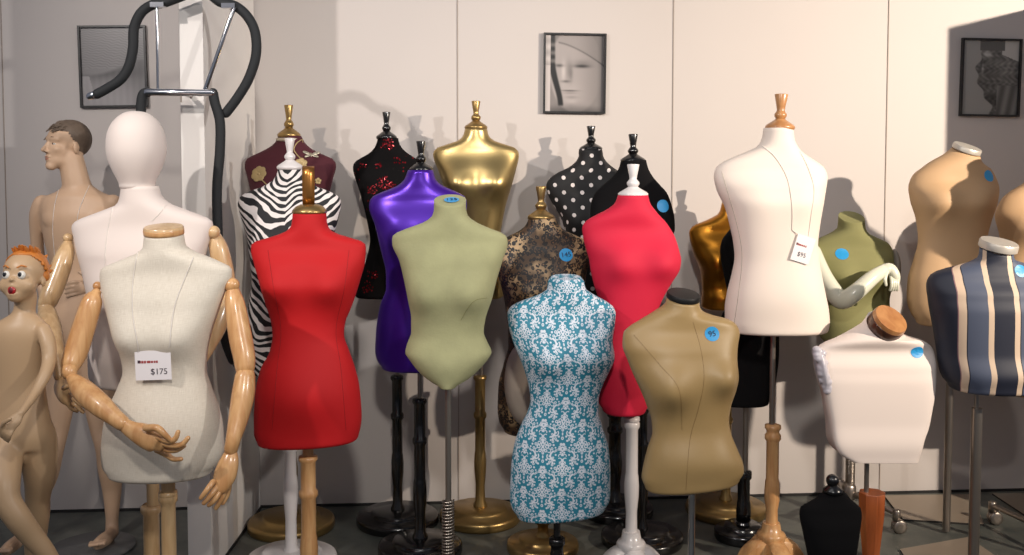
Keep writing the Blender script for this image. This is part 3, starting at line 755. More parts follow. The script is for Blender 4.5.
# white child/male torso
Y = 3.95; t = F('dress_form', 'tall white jersey torso with wood finial and hanging price tag', 773, Y)
o, bvw, _ = torso(t, [(128,764,793),(139,762,794),(146,758,797),(152,746,802),(157,734,809),(162,723,817),(168,716,824),(176,714,827),(190,717,825),(207,725,822),(225,730,819),(245,734,817),(257,735,818),(275,732,821),(295,727,825),(310,725,828),(322,725,829),(328,728,828)], Y, M['pinkwhite'], 168, 252, [(752,200,30,.012),(800,200,26,.012)], male=True, bustd=205)
finial(t, 780, 94, 128, Y, M['woodcap'], 28, lean=.03, topw=14)
turned_pole(t, 773, 424, Y, .025, M['wood'], zb=.14, fr=(.12, .55)); rod(t, 773, 334, 428, Y, .011, M['steel']); lobed_base(t, P(773, 400, Y).x, Y, M['wood'], r=.135)
seam_line(t, bvw, [(722,172),(727,190),(737,225),(742,255),(739,290),(734,325)], 'seam', M['piping'], .0012)

# bronze gold
Y = 4.55; t = F('dress_form', 'bronze gold metallic bust form half hidden behind the tall white torso', 727, Y)
torso(t, [(203,722,744),(213,719,748),(220,707,760),(226,693,769),(232,689,773),(240,690,772),(252,693,769),(275,701,762),(290,702,761),(305,701,763)], Y, M['bronze'], 229, 285, [(712,265,20,.035),(752,265,18,.035)])
finial(t, 733, 176, 203, Y, M['gold'], 21)
turned_pole(t, 727, 385, Y, .023, M['gold']); rod(t, 729, 306, 390, Y, .008, M['steel']); round_base(t, P(727, 400, Y).x, Y, .185, M['gold'])

# black under white torso
Y = 4.24; t = F('dress_form', 'matt black torso hanging low behind the tall white torso, on a black pole', 744, Y)
torso(t, [(215,736,760),(224,734,764),(232,728,775),(240,722,783),(250,720,785),(275,724,780),(300,728,776),(320,720,779),(350,715,779),(380,713,776),(396,714,773),(401,718,769)], Y, M['black'], 240, 300, [])
disc_cap(t, P(748, 215, Y), 12 * mpp(Y), Matrix.Identity(3), .01, M['blackgloss'])
rod(t, 746, 402, 474, Y, .012, M['steel']); turned_pole(t, 744, 470, Y, .026, M['blackgloss'], fr=(.1, .62)); round_base(t, P(744, 400, Y).x, Y, .12, M['blackgloss'])

# olive with white arms
Y = 4.48; t = F('dress_form', 'olive velvet torso with glossy white folded arm on a rolling spring stand', 850, Y)
o, bv, _ = torso(t, [(217,839,864),(228,838,865),(233,831,868),(238,820,878),(243,812,888),(252,809,893),(265,811,894),(285,815,892),(300,819,889),(320,820,890),(336,820,890),(341,824,886)], Y, M['olive'], 246, 300, [(836,275,18,.025),(870,275,18,.025)], tilt=(.42, .02), ntilt_h=12)
sticker(t, bv, 842, 254, 6.5, Y)
MB().add(ell(P(894, 268, Y), (.022, .06, .085), None, 16, 10)).build('shoulder_plate', M['greyplastic'], t)
a = MB().add(ptube([(812,252,4.44,9),(822,275,4.36,9.5),(834,293,4.28,9.5),(843,300,4.24,9.5),(856,292,4.22,8.5),(872,278,4.24,7.5),(884,270,4.28,6)], 6)).build('arm', M['armwhite'], t)
MB().add(ptube([(884,270,4.28,6),(890,269,4.28,6),(895,275,4.27,5),(896,281,4.27,4)], 4)).build('hand', M['armwhite'], a)
for dx in (-4.0, -1.6, .8, 3.2): MB().add(ptube([(894+dx*.8,276,4.27,2),(895+dx*.8,284,4.25,1.8),(894+dx,290,4.26,1.5)], 3, 8)).build('finger', M['armwhite'], a)
MB().add(ptube([(887,272,4.26,2),(885,279,4.24,1.9),(886,285,4.24,1.5)], 3, 8)).build('finger', M['armwhite'], a)
rod(t, 850, 345, 490, Y, .010, M['steel'], name='pole', z1=.1); spring(t, P(850, 480, Y).x, Y, .14, P(850, 455, Y).z, .019, M['steel'], 22, .0035)
def caster_leg(parent, x, y, ang, L, z=.115, material=None, zt=.12):
    material = material or M['steel']; d = Vector((math.cos(ang), math.sin(ang), 0)); c = Vector((x, y, 0))
    e = c + d * L
    lg = MB().add(tube([(*(c + Vector((0, 0, zt))),.014), (*(c + d * L * .5 + Vector((0, 0, zt * .9))), .013), (*(e + Vector((0, 0, .085))), .012)], 10)).build('leg', material, parent)
    MB().add(lathe([(.017, .055), (.017, .10), (.012, .105)], (e.x, e.y, 0), n=16)).build('caster_stem', material, lg)
    Rw = Matrix.Rotation(PI / 2, 3, 'X') ; 
    mb = MB()
    for s_ in (-1, 1): mb.add(lathe([(.008, -.009), (.026, -.009), (.030, -.005), (.030, .005), (.026, .009), (.008, .009)], e + Vector((.012, s_ * .012, .0305)), Rw, n=20))
    mb.build('caster_wheel', M['steel'] if material is not M['foam'] else M['blackgloss'], lg)
hx = P(850, 400, Y).x
for a_ in (math.radians(-50), math.radians(205), math.radians(80)): caster_leg(t, hx, Y, a_, .235 if a_ < 3 else .2)
MB().add(lathe([(.03, .09), (.034, .10), (.034, .15), (.022, .165)], (hx, Y, 0))).build('hub', M['steel'], t)

# white stub with wood cap
Y = 3.78; t = F('dress_form', 'short white male torso with tilted round wood neck cap and crumpled wrap on armhole', 870, Y)
o, bv, _ = torso(t, [(324,868,899),(330,862,902),(335,848,910),(340,832,922),(345,820,930),(352,815,934),(362,814,935),(375,817,934),(392,822,932),(407,825,929),(425,828,925),(437,829,920),(448,833,917),(454,840,915),(458,848,914)], Y, M['whitecloth'], 350, 420, [], male=True, tilt=(.6, .32), ntilt_h=14, depth=.55, botround=.002, exp=2.8, expb=9)
Rc = Matrix.Rotation(.42, 3, 'Y') @ Matrix.Rotation(.66, 3, 'X')
cc = P(881, 330, Y) + Rc @ Vector((0, 0, .012))
disc_cap(t, cc, 18 * mpp(Y), Rc, .058, M['woodcap'], edge=M['woodedge'])
sticker(t, bv, 917, 352, 6.5, Y)
mb = MB()
random.seed(3)
for i in range(26):
    q = i / 25; a = P(818 + 9 * q + random.uniform(-2, 3), 350 + 42 * q, Y - .03 - .02 * random.random())
    mb.add(ell(a, (.016, .02, .012 + .01 * random.random()), Matrix.Rotation(random.random() * 3, 3, 'Y') @ Matrix.Rotation(random.random() * 3, 3, 'X'), 8, 6))
mb.add(ell(P(821, 368, Y - .02), (.020, .055, .088), Matrix.Rotation(-.2, 3, 'Y')))
remeshed(mb, 'armhole_wrap', M['crumple'], t, .004, 1)
rod(t, 867, 455, 500, Y, .009, M['steel'])
o = MB().add(lathe([(.030, .04), (.034, .12), (.05, P(872, 500, Y).z - .05), (.051, P(872, 492, Y).z - .004), (.049, P(872, 492, Y).z)], (P(872, 500, Y).x, Y, 0), n=8)).build('pole', M['wooddark'], t); sharp(o)
round_base(t, P(872, 400, Y).x, Y, .13, M['wooddark'])

# beige
Y = 4.3; t = F('dress_form', 'tan cloth female torso with tilted chrome neck cap on a square steel plate', 950, Y)
o, bv, _ = torso(t, [(152,953,979),(158,944,981),(164,930,986),(170,919,991),(177,912,995),(187,909,998),(200,911,996),(220,917,990),(240,919,986),(262,914,988),(280,909,992),(300,908,994),(314,912,991),(321,917,986)], Y, M['beige'], 180, 238, [(932,200,22,.036),(972,198,22,.036)], tilt=(.3, .25), ntilt_h=16)
Rc = Matrix.Rotation(.26, 3, 'Y') @ Matrix.Rotation(.3, 3, 'X'); disc_cap(t, P(966, 151, Y), 14 * mpp(Y), Rc, .022, M['satin'])
sticker(t, bv, 989, 176, 6, Y)
rod(t, 951, 325, 510, Y, .016, M['steel'], name='pole', z1=.01)
q = [floorpt(884, 497), floorpt(903, 521), floorpt(984, 526), floorpt(972, 496)]
plate_base(t, [(p.x, p.y) for p in q], M['plate'])

# beige at edge
Y = 4.42; t = F('dress_form', 'tan cloth torso cut off by the right edge of the picture', 1043, Y)
torso(t, [(168,1030,1055),(182,1026,1059),(190,1013,1071),(197,1004,1081),(207,998,1086),(215,996,1088),(235,1001,1084),(260,1004,1081),(290,999,1086),(330,996,1090),(375,998,1088),(391,1006,1080)], Y, M['beige'], 205, 262, [(1020,225,22,.036),(1065,225,22,.036)])
disc_cap(t, P(1042.5, 168, Y), 13 * mpp(Y), Matrix.Identity(3), .015, M['chrome'])
rod(t, 1043, 395, 500, Y, .016, M['steel'], name='pole', z1=.01)
q = [floorpt(992, 495), floorpt(1030, 520), floorpt(1078, 516), floorpt(1056, 495)]
plate_base(t, [(p.x, p.y) for p in q], M['plate'])

# striped
Y = 3.75; t = F('dress_form', 'navy and cream striped torso with brushed metal neck disc', 978, Y)
o, bv, _ = torso(t, [(250,981,1012),(258,980,1013),(263,968,1024),(267,952,1040),(271,938,1053),(276,930,1062),(284,927,1065),(300,929,1062),(322,933,1058),(345,937,1054),(365,940,1052),(378,944,1048),(385,950,1042)], Y, M['stripe'], 275, 350, [], male=True, tilt=(.25, .12), ntilt_h=12)
disc_cap(t, P(997.5, 249, Y), 18.5 * mpp(Y), Matrix.Rotation(.12, 3, 'Y') @ Matrix.Rotation(.22, 3, 'X'), .03, M['satin'])
sticker(t, bv, 1021, 271, 6.5, Y)
rod(t, 977, 388, 412, Y, .008, M['steel']); rod(t, 977, 408, 570, Y, .020, M['steel'], name='pole', z1=.01)
q = [floorpt(900, 551), floorpt(930, 600), floorpt(1045, 592), floorpt(968, 539)]
plate_base(t, [(p.x, p.y) for p in q], M['plate'])

# form on a rolling stand just outside the right edge: only its caster leg shows, unseen torso added to shade the tan form
hx, Y = 2.27, 3.92; t = thing('dress_form', 'unseen torso on a rolling stand whose dark caster leg reaches in at the right edge', 'dress form', (hx, Y, 0), GR)
px0 = 512 + hx / Y * 1000
torso(t, [(yy, px0 + a, px0 + b) for yy, a, b in [(134,-14,14),(142,-16,16),(152,-34,34),(161,-48,48),(170,-51,51),(190,-47,47),(215,-39,39),(240,-37,37),(275,-47,47),(315,-50,50),(330,-43,43)]], Y, M['beige'], 164, 235, [(px0-20,200,22,.03),(px0+20,200,22,.03)])
disc_cap(t, P(px0, 134, Y), 15 * mpp(Y), Matrix.Identity(3), .02, M['chrome'])
rod(t, px0, 328, 420, Y, .014, M['steel'], name='pole', z1=.1)
c_ = floorpt(992, 524); dd_ = Vector((c_.x - hx, c_.y - Y, 0))
caster_leg(t, hx, Y, math.atan2(dd_.y, dd_.x), dd_.length, zt=.1); caster_leg(t, hx, Y, math.radians(20), .25, zt=.1); caster_leg(t, hx, Y, math.radians(-100), .3, zt=.1)
MB().add(lathe([(.03, .08), (.03, .13), (.014, .14), (.014, .16)], (hx, Y, 0))).build('hub', M['steel'], t)

# necklace bust
Y = 3.45; c = P(832, 500, Y); t = thing('jewellery_bust', 'small black velvet necklace bust with a shiny ball on top', 'bust', (c.x, Y, 0))
torso(t, [(489,826,842),(494,821,847),(499,815,851),(504,806,857),(508,800,861),(514,799,862),(530,802,860),(548,806,857),(575,811,853),(590,815,849)], Y, M['black'], 508, 590, [], depth=1.1)
MB().add(ell(P(832.5, 480.5, Y), (.0225, .0225, .0225))).build('ball', M['blackgloss'], t)
MB().add(lathe([(.036, -.012), (.034, 0), (.018, .012), (.01, .02)], P(833, 489, Y))).build('neck_cap', M['blackgloss'], t)
MB().add(lathe([(.09, 0), (.09, .015), (.03, .03), (.028, P(832, 590, Y).z)], (c.x, Y, 0))).build('base', M['blackgloss'], t)

# ------------------------------------------------------------------ linen form with wooden arms
Y = 3.15; t = F('dress_form', 'natural linen dress form with jointed wooden arms wearing a $175 tag', 168, Y)
o, bvl, _ = torso(t, [(234,145,183),(246,144,185),(252,139,194),(257,128,208),(263,113,222),(269,101,232),(276,100,232),(290,102,226),(310,107,219),(333,115,211),(353,122,207),(370,124,206),(388,118,211),(410,108,219),(430,104,223),(450,102,224),(463,103,220),(470,108,213)], Y, M['linen'], 270, 362, [(137,335,28,.03),(188,335,28,.03),(163,425,50,.02)], tilt=(.12, 0), slope=.02, depth=.95, bustd=330)
disc_cap(t, P(164, 234, Y), 19.5 * mpp(Y), Matrix.Rotation(.14, 3, 'X'), .024, M['woodpale'], edge=M['wood'])
MB().add(ell(P(97.5, 286, Y), (4.6 * mpp(Y),) * 3)).build('shoulder_joint', M['wood'], t)
a = MB().add(ptube([(96,293,3.13,5),(92,302,3.12,10),(83,330,3.1,11.5),(76,352,3.08,11.5),(71,364,3.06,10)], 6)).build('arm', M['wood'], t)
MB().add(ptube([(70,368,3.05,8),(69,372,3.04,8)], 3, smooth=False)).build('elbow_joint', M['wood'], a)
MB().add(ptube([(72,378,3.03,6),(84,391,2.99,11.5),(100,405,2.95,11.5),(113,416,2.93,9),(122,423,2.92,8)], 6)).build('forearm', M['wood'], a)
MB().add(ptube([(123,424,2.92,7),(132,430,2.91,9),(143,435,2.90,12),(154,441,2.89,12),(158,443,2.89,9)], 6, flat=.65)).build('hand', M['wood'], a)
for pts in ([(157,436,2.88,3),(168,441,2.87,2.8),(175,439,2.86,2.5),(178,432,2.86,2)], [(159,441,2.89,3),(170,445,2.88,2.9),(181,445,2.87,2.5),(188,438,2.87,2)], [(158,446,2.9,3),(168,450,2.9,2.7),(177,450,2.89,2.3),(184,446,2.89,1.9)], [(157,450,2.92,2.8),(167,455,2.93,2.6),(173,459,2.93,2.3),(181,459,2.93,1.9)], [(146,428,2.87,3.2),(157,428,2.85,3.2),(164,434,2.85,2.8),(170,440,2.86,2.2)]):
    MB().add(ptube([(q[0], q[1], q[2], q[3] * 1.18) for q in pts], 3, 10)).build('finger', M['wood'], a)
MB().add(ell(P(231.5, 285, Y), (8 * mpp(Y), 7 * mpp(Y), 7.5 * mpp(Y)))).build('shoulder_joint', M['wood'], t)
a = MB().add(ptube([(233,292,3.15,7),(235,305,3.14,10),(240,335,3.12,11.5),(244,356,3.1,11),(245,367,3.09,10)], 6)).build('arm', M['wood'], t)
MB().add(ptube([(245,370,3.09,8),(245,373,3.09,8)], 3, smooth=False)).build('elbow_joint', M['wood'], a)
MB().add(ptube([(245,376,3.08,10),(243,395,3.06,11.5),(238,420,3.03,9.8),(233,440,3.0,7.5),(231,449,3.0,7)], 6)).build('forearm', M['wood'], a)
MB().add(ptube([(231,452,3.0,6.5),(229,462,2.99,10),(225,475,2.98,11.5),(221,485,2.97,9.5)], 6, flat=.6)).build('hand', M['wood'], a)
for pts in ([(213,482,2.95,2.6),(207,490,2.93,2.5),(201,498,2.93,1.9)], [(217,487,2.96,2.6),(211,495,2.94,2.5),(204,503,2.94,2)], [(221,488,2.97,2.8),(216,498,2.95,2.6),(209,505,2.95,2)], [(225,488,2.98,2.8),(222,498,2.97,2.6),(216,508,2.97,2)], [(229,486,2.99,2.6),(227,495,2.99,2.4),(223,503,2.98,1.9)]):
    MB().add(ptube([(q[0], q[1], q[2], q[3] * 1.18) for q in pts], 3, 10)).build('finger', M['wood'], a)
rod(t, 168, 474, 500, Y, .022, M['woodpale'], name='pole_neck')
turned_pole(t, 168, 490, Y, .023, M['woodpale'], zb=.055, fr=(.05, .5)); round_base(t, P(168, 400, Y).x, Y, .17, M['woodpale'])
# its tag
def price_tag(bv, label, cx0, cy0, w, h, Y, txt, left, right, roll=0.0, tsize=.026):
    c, nor = hit(bv, cx0, cy0, .006); c.y -= .014 if w > .1 else .004; R = Matrix.Rotation(PI / 2, 3, 'X') @ Matrix.Rotation(-roll, 3, 'Z')
    R = Matrix.Rotation(math.atan2(nor.x, -nor.y) * .5, 3, 'Z') @ R
    t = thing('price_tag', label, 'price tag', (c.x, c.y, c.z - h / 2), 'price tags hung on cords')
    MB().add(box(c, (w, h, .0012), R)).build('card', M['card'], t, False)
    nm = R @ Vector((0, 0, 1))
    ty = h * -.22
    link('printed_price', text_mesh(txt, tsize, R, c + nm * .0012 + R @ Vector((w * .16 if w > .1 else 0, ty, 0))), M['cardink'], t, False)
    mb = MB(); x = -w * .36
    while x < w * .14:
        q = .004 + .003 * random.random(); mb.add(box(c + nm * .001 + R @ Vector((x, h * .12, 0)), (q, .006 + .002 * random.random(), .0006), R)); x += q + .0015
    mb.build('printed_line', M['cardred'], t, False)
    MB().add(box(c + nm * .001 + R @ Vector((-w * .39, h * .13, 0)), (.008, .009, .0006), R)).build('printed_mark', M['cardink'], t, False)
    for side, pts in ((-1, left), (1, right)):
        out = []
        for x_, y_ in cr(pts, 8):
            loc, nr, i, d = bv.ray_cast(EYE, ray(x_, y_).normalized())
            if loc is None: continue
            p = loc + (nr if nr.y < 0 else -nr) * .0014; out.append((p.x, p.y, p.z, .0016))
        e = c + R @ Vector((side * w * .4, h * .46, 0)); out.append((e.x, e.y, e.z, .0016))
        MB().add(tube(out, 6)).build('cord', M['cord'], t)
random.seed(5)
price_tag(bvl, 'white $175 price tag on a cord hanging on the linen form', 155.5, 363.5, 36.5 * mpp(3.03), 30 * mpp(3.03), 3.05, '$175', [(140,248),(136,262),(133,285),(133,315),(138,345)], [(193,258),(183,283),(175,305),(171,330),(170,345)], roll=-.03)
price_tag(bvw, 'white $95 price tag on a cord hanging on the tall white torso', 802, 249, 20 * mpp(3.85), 27 * mpp(3.85), 3.85, '$95', [(762,146),(775,157),(787,178),(792,205),(792,230)], [(800,152),(808,168),(814,190),(811,215),(808,238)], roll=.3, tsize=.024)

# ------------------------------------------------------------------ egg head form
Y = 3.48; t = F('dress_form', 'white cloth form with blank egg-shaped head and pale jointed wooden arms', 150, Y)
o, bvh, _ = torso(t, [(186,122,158),(196,121,161),(204,118,170),(210,104,186),(216,88,202),(221,76,212),(227,72,213),(236,74,211),(250,77,207),(278,85,200),(310,91,193),(335,92,191),(358,90,194),(374,90,194),(380,94,190)], Y, M['whitecloth'], 222, 320, [(118,290,26,.02),(165,290,26,.02)], male=True, depth=.9, bustd=285)
hp = []
for yy, hw in ((111,.1),(112,9),(116,17),(124,24.5),(135,29),(148,30.3),(158,29),(168,25.5),(178,20.5),(183,18.3),(187,17.6),(189,14),(190,.1)):
    hp.append((hw * .935 * mpp(Y), P(136, yy, Y).z))
c = P(136, 150, Y); hp = [(a, b - c.z) for a, b in hp][::-1]
hp2 = cr(hp, 4)
MB().add(lathe(hp2, (P(136.5, 150, Y).x, Y, c.z), n=48, sy=1.12)).build('head', M['whitecloth'], t)
MB().add(ell(P(68, 238, Y), (5 * mpp(Y),) * 3)).build('shoulder_joint', M['woodpale'], t)
a = MB().add(ptube([(68,243,3.48,5),(65,255,3.46,9),(57,278,3.43,10.5),(50,296,3.4,10),(47,303,3.39,9)], 6)).build('arm', M['woodpale'], t)
MB().add(ptube([(47,305,3.39,8),(46,309,3.38,8)], 3, smooth=False)).build('elbow_joint', M['woodpale'], a)
MB().add(ptube([(47,313,3.37,9),(50,328,3.33,11),(56,352,3.27,8.5),(59,370,3.23,6.5),(60,376,3.22,6)], 6)).build('forearm', M['woodpale'], a)
MB().add(ptube([(60,379,3.22,5.5),(62,387,3.2,9),(68,395,3.18,10),(72,400,3.17,8)], 6, flat=.6)).build('hand', M['woodpale'], a)
for pts in ([(72,394,3.16,2.6),(79,398,3.14,2.4),(86,402,3.14,2)], [(73,398,3.16,2.6),(80,403,3.14,2.4),(87,408,3.15,2)], [(71,401,3.17,2.6),(77,406,3.15,2.4),(83,412,3.16,2)], [(67,401,3.18,2.6),(71,408,3.16,2.3),(77,411,3.17,1.9)], [(64,388,3.14,2.8),(70,386,3.12,2.6),(76,390,3.12,2)]):
    MB().add(ptube(pts, 3, 10)).build('finger', M['woodpale'], a)
MB().add(ell(P(213.5, 232, Y), (6.5 * mpp(Y),) * 3)).build('shoulder_joint', M['woodpale'], t)
a = MB().add(ptube([(215,238,3.5,7),(219,250,3.5,9.5),(224,275,3.5,10.5),(226,292,3.5,10)], 6)).build('arm', M['woodpale'], t)
MB().add(ptube([(226,296,3.5,8),(225,299,3.49,8)], 3, smooth=False)).build('elbow_joint', M['woodpale'], a)
MB().add(ptube([(224,303,3.48,9),(216,325,3.45,11),(206,348,3.42,8.5),(200,362,3.4,6)], 6)).build('forearm', M['woodpale'], a)
MB().add(ptube([(199,364,3.4,5.5),(195,374,3.39,9),(190,384,3.38,8)], 5, flat=.6)).build('hand', M['woodpale'], a)
for dx in (-5, -2, 1, 4): MB().add(ptube([(188+dx,386,3.38,2.4),(186+dx,394,3.37,2.2),(184+dx,401,3.37,1.8)], 3, 8)).build('finger', M['woodpale'], a)
MB().add(ptube([(196,372,3.36,2.6),(199,382,3.35,2.4),(197,390,3.35,2)], 3, 8)).build('finger', M['woodpale'], a)
rod(t, 151, 384, 508, Y, .022, M['woodpale'], name='pole_neck'); turned_pole(t, 151, 505, Y, .028, M['woodpale'], zb=.055, fr=(.04, .85)); round_base(t, P(151, 400, Y).x, Y, .14, M['woodpale'])
seam_line(t, bvh, [(113,207),(109,225),(106,245),(105,268)], 'cord', M['cord'], .0013)
seam_line(t, bvh, [(166,205),(160,213),(152,221)], 'cord', M['cord'], .0013)

# ------------------------------------------------------------------ black foam rack on the partition end
Y = 3.76; c = P(184, 97, Y); t = thing('padded_bar_rack', 'black foam padded bent bar with chrome crossbar hung on the partition end', 'rack', (c.x, Y, c.z))
r = 4.9
MB().add(ptube([(x, y, Y, r) for x, y in [(97,94),(108,88),(121,79),(129,66),(133,48),(134,28),(141,13),(152,5),(163,3),(180,-3),(196,-9),(208,-7),(220,2),(235,6),(247,16),(255,32),(256,55),(249,78),(238,97),(226,113)]], 6, 16)).build('padded_tube', M['foam'], t)
MB().add(ptube([(x, y, Y - .02, r) for x, y in [(213,93),(215,103),(220,122),(220,150),(217,190),(218,240),(219,290),(221,322),(227,345),(233,360)]], 6, 16)).build('padded_tube', M['foam'], t)
MB().add(ptube([(x, y, Y - .02, r) for x, y in [(148,92),(143,95),(141,108),(141,150),(142,200),(143,250),(146,300)]], 6, 16)).build('padded_tube', M['foam'], t)
MB().add(ptube([(147,92,Y-.03,3.6),(212,93,Y-.03,3.6)], smooth=False)).build('crossbar', M['chrome'], t)
MB().add(ptube([(157,6,Y-.02,1.5),(158,89,Y-.02,1.5)], smooth=False)).build('strut', M['chrome'], t)
MB().add(ptube([(234,8,Y-.02,2.2),(205,90,Y-.02,2.2)], smooth=False)).build('strut', M['chrome'], t)
MB().add(ptube([(90,96,Y,4),(94,95,Y,4.3)], smooth=False)).build('end_cap', M['chrome'], t)
MB().add(ptube([(234,361,Y-.02,3.2),(235.5,365,Y-.02,3)], smooth=False)).build('end_cap', M['chrome'], t)
for x, y in ((158, 5), (229, 6)): MB().add(box(P(x, y, Y - .02), (.05, .03, .018))).build('clamp', M['chrome'], t, False)
bb = P(184, 94, Y); MB().add(box((bb.x, (Y - .03 + 3.84) / 2, bb.z), (.014, 3.84 - Y + .03, .014))).add(box((bb.x, Y - .035, bb.z - .018), (.006, .006, .03))).build('bracket', M['steel'], t, False)

# ------------------------------------------------------------------ pictures
def picture(label, corners, fn, name='framed_picture', th=.02):
    tl, tr, br, bl = [W(*p, off=.002) for p in corners]
    c = (tl + tr + br + bl) / 4; xa = ((tr - tl) + (br - bl)).normalized(); w = ((tr - tl).length + (br - bl).length) / 2; h = ((bl - tl).length + (br - tr).length) / 2
    ya = ((tl - bl) + (tr - br)).normalized(); za = xa.cross(ya).normalized(); ya = za.cross(xa)
    R = Matrix((xa, ya, za)).transposed()
    t = thing(name, label, 'picture', tuple(c - ya * h / 2), 'framed photographs on the back wall')
    f = .009; mb = MB(); c = c + za * (th / 2)
    for q, s in (((0, h / 2 - f / 2), (w, f)), ((0, -h / 2 + f / 2), (w, f)), ((-w / 2 + f / 2, 0), (f, h - 2 * f)), ((w / 2 - f / 2, 0), (f, h - 2 * f))):
        mb.add(box(c + R @ Vector((q[0], q[1], 0)), (s[0], s[1], th), R))
    mb.build('frame', M['frame'], t, False)
    nx, ny = 84, 112; vs = []; fs = []; cols = []
    for j in range(ny + 1):
        for i in range(nx + 1):
            u, v = i / nx, j / ny
            vs.append(c + R @ Vector(((u - .5) * (w - 2 * f + .002), (.5 - v) * (h - 2 * f + .002), -.003))); cols.append(fn(u, v))
    for j in range(ny):
        for i in range(nx):
            a = j * (nx + 1) + i; fs.append([a, a + nx + 1, a + nx + 2, a + 1])
    me = bpy.data.meshes.new('print'); me.from_pydata([tuple(p) for p in vs], [], fs)
    ca = me.color_attributes.new('Col', 'FLOAT_COLOR', 'POINT')
    for i, q in enumerate(cols): ca.data[i].color = (lin(q[0]), lin(q[1]), lin(q[2]), 1)
    link('print', me, print_mat('photo_print'), t)
def G(u, v, cu, cv, su, sv): return math.exp(-((u - cu) / su) ** 2 - ((v - cv) / sv) ** 2)
def sstep(a, b, x): t = max(0, min(1, (x - a) / (b - a))); return t * t * (3 - 2 * t)
def clampc(g, tint=(1, .95, .95)): return tuple(max(0, min(255, g * q)) for q in tint)
def face_print(u, v):
    g = 158
    face = sstep(1.06, .96, math.hypot((u - .52) / .44, (v - .45) / .56))
    g = 142 + 26 * face - 24 * sstep(.45, 1.0, u) * face + 10 * G(u, v, .42, .75, .2, .12)
    line = v - (.10 + .42 * max(0, u - .2) ** 1.5)          # cap line across the brow
    g -= 34 * math.exp(-(line / .012) ** 2) * (u > .22); g -= 8 * (line < 0)
    g -= 74 * G(u, v, .62, .405, .12, .020); g -= 22 * G(u, v, .62, .37, .15, .045); g -= 60 * G(u, v, .24, .40, .07, .020)
    g -= 20 * G(u, v, .40, .46, .04, .12); g += 26 * G(u, v, .31, .48, .035, .12); g -= 50 * G(u, v, .35, .605, .07, .016); g -= 26 * G(u, v, .44, .50, .03, .10)
    g -= 66 * G(u, v, .42, .725, .13, .010); g -= 24 * G(u, v, .43, .755, .11, .018); g -= 22 * G(u, v, .45, .81, .10, .02); g += 12 * G(u, v, .45, .87, .09, .03)
    g -= 34 * sstep(.9, 1.0, v) * .4
    g -= 30 * sstep(.80, 1.0, v - .25 * abs(u - .45)) ; g -= 26 * sstep(.86, 1.0, u)
    sx = .12 + .15 * sstep(.35, .95, v); wd = .05 - .02 * abs(v - .5)
    a = sstep(wd + .02, wd - .02, abs(u - sx)) * sstep(.94, .90, v)
    dk = 58 if (v > .38 or v < .08) else 58 + 60 * (.5 + .5 * math.sin(v * 60))
    g = g * (1 - a) + dk * a
    if u < .09: g = 196 - 24 * math.sin(v * 20) ** 2 * (v < .4)
    return clampc((g - 150) * 1.15 + 132, (1, .95, .93))
def back_print(u, v):
    wv = .7 * math.sin(v * 205 + 7 * math.sin(u * 4 + v * 3) + 1.6 * math.sin(u * 23) + 1.2 * math.sin(u * 47 + v * 31)) * (v < .52)
    g = 122 + 15 * wv
    sh = sstep(.0, .06, v - (.48 + .10 * math.cos(u * 3.4 - .5)))
    g = g * (1 - sh) + (104 + 44 * sstep(.45, .95, v) - 30 * G(u, v, .35, .58, .5, .07)) * sh
    g -= 18 * G(u, v, .9, .5, .2, .5)
    if v > .62 and u < .20 + (.0 if v < .62 else (.9 - v) * -.3): g = 148
    g += 6 * math.sin(u * 60) * sh * .5
    return clampc(g, (1, .97, .97))
def sculpt_print(u, v):
    g = 150 - 30 * sstep(.0, 1, v) * .3
    edge = .40 - .16 * math.exp(-((v - .42) / .26) ** 2) + .03 * math.sin(v * 30) + .12 * sstep(.68, .9, v)
    ins = sstep(edge, edge + .03, u) * sstep(.06, .14, v + .25 * (u - .3))
    dark = 84 + 17 * math.sin(u * 26 + 5 * math.sin(v * 17)) * math.sin(v * 34 + 3 * math.sin(u * 11)) + 9 * math.sin(u * 61 + 3 * math.sin(v * 43)) + 28 * G(u, v, .78, .35, .22, .2)
    dark += 92 * G(u, v, .43, .19, .09, .05) + 55 * G(u, v, .36, .36, .02, .10) - 28 * G(u, v, .35, .28, .04, .06) - 30 * G(u, v, .55, .8, .15, .1)
    g = g * (1 - ins) + dark * ins
    if u > .70 and v < .28 - .3 * (1 - u): g = 178
    if v > .6 and u > .62: g = 96 + 22 * math.sin(u * 34 + v * 8)
    if v < .14 and .3 < u < .75: g = 92
    return clampc(g, (1, .98, .95))
picture('black framed grey photograph of textured waves on the left wall', [(78,26),(146,25.5),(149,107),(82,108)], back_print)
picture('black framed photograph of a mannequin face on the centre wall', [(544,33),(606.5,34),(604.5,114),(542.5,113)], face_print)
picture('black framed dark photograph of a rough sculpted head on the right wall', [(961,38),(1020,39.5),(1018,117),(958.5,116)], sculpt_print)

